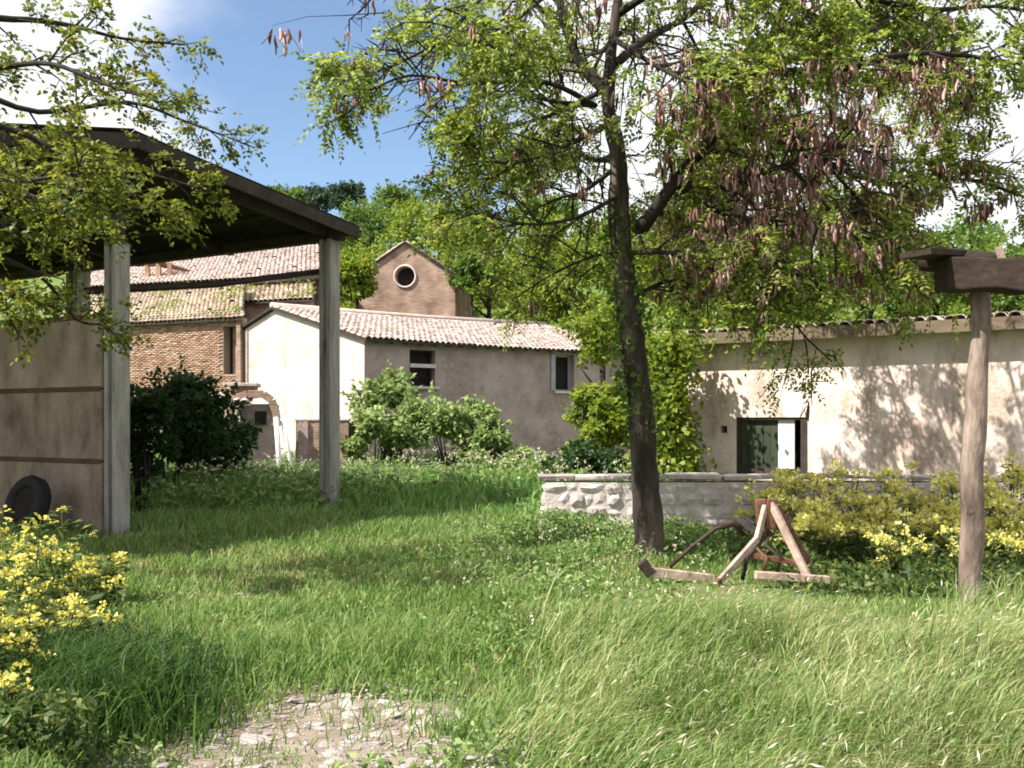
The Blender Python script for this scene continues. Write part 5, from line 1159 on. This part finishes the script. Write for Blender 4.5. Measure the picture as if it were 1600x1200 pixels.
# where the long leaning grass grows: right half of the foreground
def longness(x, y): return sm(-.4, .9, x - .10 * (y - 5) + .25 * fbm(x, y)) * (1 - sm(6.9, 7.8, y + .25 * fbm(x * 1.5, y)))
x, y = place(168000, 3.6, 16); lg = longness(x, y); keep = rng.random(len(x)) > lg * .75; x = x[keep]; y = y[keep]; n = len(x)
H = (.13 + .07 * fbm(x, y) + .05 * rng.random(n)) * (1 + .6 * sm(12, 15, y)); H = np.maximum(H, .04) * rng.uniform(.6, 1.3, n) * (1 - .7 * sm(5.2, 4.6, y) * (x > -2))
H *= 1 - .7 * np.exp(-(((x - 2.3) / 1.5) ** 2 + ((y - 9.2) / 1.3) ** 2)); H *= .85
tuft = np.exp(-(((x + 1.25) / .9) ** 2 + ((y - 6.9) / .7) ** 2)); H *= 1 + 1.0 * tuft
lean = rng.normal(size=(n, 3)) * .45; lean[:, 2] = 0; lean[:, 0] += .15
dk = rng.random(n) < np.clip(.06 + .34 * sm(.1, .8, np.sin(x * 1.7 + 1.2 * np.sin(y * 1.1)) * np.sin(y * 2.3 + x * .7 + 2)) + .5 * np.exp(-(((x + 2.2) / 1.1) ** 2 + ((y - 10.2) / .7) ** 2)), 0, .7)
o = link('dry_grass', blades('dry_grass', np.stack([x, y, gz(x, y) - .01], 1)[dk], H[dk] * .85, lean[dk] * 1.4, (.006 + .0006 * y)[dk]), M['dry']); tag(o, 'yellowing dry blades mixed into the short grass', 'grass', None, 'stuff')
th = ~dk & (rng.random(n) < .55 + .45 * sm(-.5, .3, fbm(x * 1.8, y * 1.8))); x, y, H, lean = x[th], y[th], H[th], lean[th]
o = link('short_grass', blades('short_grass', np.stack([x, y, gz(x, y) - .01], 1), H, lean, .007 + .0006 * y), M['lawn']); tag(o, 'short green grass in the clearing before the barn', 'grass', None, 'stuff')
x, y = place(168000, 3.4, 11.5); lg = longness(x, y); keep = rng.random(len(x)) < lg; x = x[keep]; y = y[keep]; n = len(x)
H = (.33 + .15 * fbm(x * 1.1, y * 1.1)) * rng.uniform(.5, 1.3, n) * (1 - .35 * sm(4.8, 3.6, y)) * (1 - .75 * sm(.5, -.4, x) * sm(5.6, 4.9, y)); lean = rng.normal(size=(n, 3)) * .32; lean[:, 2] = 0
sw = .95 * fbm(x * .9 + 3, y * 1.1) + .5 * np.sin(x * 2.3 + y * 1.9); mg = .55 + .35 * fbm(x * 1.7, y * 1.3 + 2); lean[:, 0] += mg * np.cos(sw - .35); lean[:, 1] += mg * np.sin(sw - .35)
gm = rng.random(n) < .12 + .75 * sm(.0, .6, np.sin(x * 1.5 - y * 1.1 + 1.4 * np.sin(y * .9 + x)) * .8 + .4 * fbm(x * 2, y * 2))
o = link('long_grass', blades('green_grass', np.stack([x, y, gz(x, y) - .01], 1)[gm], H[gm], lean[gm], ((.0065 + .0005 * y) * rng.uniform(.6, 1.6, n))[gm]), M['lawn']); tag(o, 'greener streaks of long grass in the right foreground', 'grass', None, 'stuff')
o = link('long_grass', blades('long_grass', np.stack([x, y, gz(x, y) - .01], 1)[~gm], H[~gm], lean[~gm], ((.0065 + .0005 * y) * rng.uniform(.6, 1.5, n))[~gm]), M['longgrass'])
ds = rng.choice(n, 9000); link_ = blades('straw', np.stack([x, y, gz(x, y) - .01], 1)[ds], H[ds] * 1.1, lean[ds] * 1.3 + rng.normal(size=(9000, 3)) * np.array([[.3, .3, 0]]), np.full(9000, .006))
tag(link('dead_straw', link_, M['dry']), 'dead straw stalks tangled in the long grass', 'grass', None, 'stuff')
tag(o, 'long pale grass swept sideways in the right foreground', 'grass', None, 'stuff')
xt = rng.normal(-2.3, .28, 5200); yt = rng.normal(5.35, .3, 5200); lt = rng.normal(size=(5200, 3)) * .5; lt[:, 2] = 0
o = link('grass_tuft', blades('grass_tuft', np.stack([xt, yt, gz(xt, yt) - .01], 1), .38 * rng.uniform(.5, 1.2, 5200), lt, np.full(5200, .010) * rng.uniform(.6, 1.5, 5200)), M['deep']); tag(o, 'dark green tuft of grass below the yellow flowers', 'grass', None, 'stuff')
# seed heads above the long grass
k = rng.choice(n, 2600); Ph = np.stack([x[k], y[k], gz(x[k], y[k])], 1) + lean[k] * H[k][:, None] * .95 + np.array([[0, 0, 1.]]) * (H[k] * 1.0)[:, None]; Dh = lean[k] * .8 + np.array([[0, 0, .4]]) + rng.normal(size=(len(k), 3)) * .2
o = link('grass_seed_heads', leaf_mesh('seed_heads', leaf_quads(Ph, Dh, rand_dirs(len(k)), rng.uniform(.03, .06, len(k)), rng.uniform(.005, .010, len(k)))), M['seed']); tag(o, 'pale seed heads on the long grass', 'grass', None, 'stuff')
# field of weeds behind, up to the houses
x, y = sample(70000, 13.9, 40, .3, .62); keep = ~((x > 1.2 + .0 * y) & (y > 17) & (x > (20.9 - y) * 1.2 + 2.6)); x = x[keep]; y = y[keep]; n = len(x)
sh_ = 1 - .55 * (1 - sm(16.5, 19.5, y + .25 * x))
H = (.46 + .24 * fbm(x * .5, y * .5)) * sh_ * rng.uniform(.5, 1.2, n); lean = rng.normal(size=(n, 3)) * .4; lean[:, 2] = 0
o = link('field_grass', blades('field_grass', np.stack([x, y, gz(x, y) - .02], 1), np.maximum(H, .08), lean, .012 + .0009 * y), M['grass']); tag(o, 'tall uncut grass between the barn and the farmhouse', 'grass', None, 'stuff')
def weeds(name, label, n, xr, yr, hmax, leaf, mat, cond=None):
    x = rng.uniform(*xr, n); y = rng.uniform(*yr, n); h = hmax * (.55 + .45 * fbm(x * 1.1, y * 1.1)) ; h = np.maximum(h, .05)
    k = np.ones(n, bool) if cond is None else cond(x, y); x, y, h = x[k], y[k], h[k]; P = np.stack([x, y, gz(x, y) + h * rng.random(len(x)) ** .7], 1)
    o = link(name, leaf_mesh(name, leaves_at(P, leaf, leaf * .45, .5)), mat); tag(o, label, 'weeds', None, 'stuff')
weeds('weeds', 'broad leaved weeds growing left of the tree and low wall', 34000, (-2.4, 2.4), (6.6, 13.0), .34, .06, M['weedleaf'], lambda x, y: (rng.random(len(x)) < sm(-1.9, .6, x - (13 - y) * .12 + .5 * fbm(x * 1.3, y * 1.3)) * (1 - .8 * sm(8.6, 6.8, y)) * sm(-.6, .2, fbm(x * 2.3, y * 2.3))) & ~((x > .9) & (y < 10.7)))
weeds('weeds', 'bright weeds in the open field before the farmhouse', 30000, (-9, 3.2), (17.5, 32), .75, .15, M['weedleaf'], lambda x, y: fbm(x * .6, y * .6) > -.35)
weeds('weeds', 'weeds hiding the base of the low stone wall left of the trunk', 9000, (-.2, 3.2), (12.5, 13.2), .5, .06, M['weedleaf'], lambda x, y: rng.random(len(x)) < .35 + .6 * (fbm(x * 3, y) > 0))
weeds('weeds', 'weeds along the foot of the low stone wall', 8000, (1.6, 3.4), (11.3, 13.0), .3, .06, M['weedleaf'])
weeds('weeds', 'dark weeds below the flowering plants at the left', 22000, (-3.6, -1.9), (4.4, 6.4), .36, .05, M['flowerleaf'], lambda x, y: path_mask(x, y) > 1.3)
weeds('weeds', 'small leafy weeds dotted through the short grass', 26000, (-4.5, 1.5), (6.2, 14), .14, .045, M['weedleaf'], lambda x, y: fbm(x * 2.2, y * 2.2) > .12)
weeds('weeds', 'leafy weeds growing up through the long grass', 9000, (-.3, 4.2), (3.8, 7.4), .3, .05, M['weedleaf'], lambda x, y: fbm(x * 1.9 + 1, y * 1.9) > .25)
weeds('weeds', 'low weeds scattered around the stony path', 9000, (-2.4, 1.2), (4.2, 8.0), .12, .05, M['weedleaf'], lambda x, y: (fbm(x * 2, y * 2) > .05) & (path_mask(x, y) > .7))
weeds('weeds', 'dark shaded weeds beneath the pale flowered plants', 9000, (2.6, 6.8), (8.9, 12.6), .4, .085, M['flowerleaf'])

def blooms(name, label, n, xr, yr, z0, z1, sz, mat, cond):
    x = rng.uniform(*xr, n); y = rng.uniform(*yr, n); k = cond(x, y); x, y = x[k], y[k]; m_ = len(x)
    P = np.stack([x, y, gz(x, y) + rng.uniform(z0, z1, m_)], 1); P = np.repeat(P, 3, 0) + rng.normal(size=(m_ * 3, 3)) * sz * .4
    o = link(name, leaf_mesh(name, leaf_quads(P, rand_dirs(len(P)) + np.array([[0, -.2, .4]]), rand_dirs(len(P)), rng.uniform(.7, 1.3, len(P)) * sz, rng.uniform(.7, 1.2, len(P)) * sz)), mat); tag(o, label, 'weeds', None, 'stuff')
blooms('weed_blooms', 'pale blooms scattered on the weeds before the farmhouse', 1500, (-9, 3), (18, 31), .35, .85, .055, M['seed'], lambda x, y: fbm(x * .6, y * .6) > -.35)
blooms('weed_blooms', 'small pale blooms among the weeds left of the tree', 900, (-2.2, 2.0), (6.6, 13), .12, .36, .022, M['seed'], lambda x, y: rng.random(len(x)) < sm(-1.9, .6, x - (13 - y) * .12))
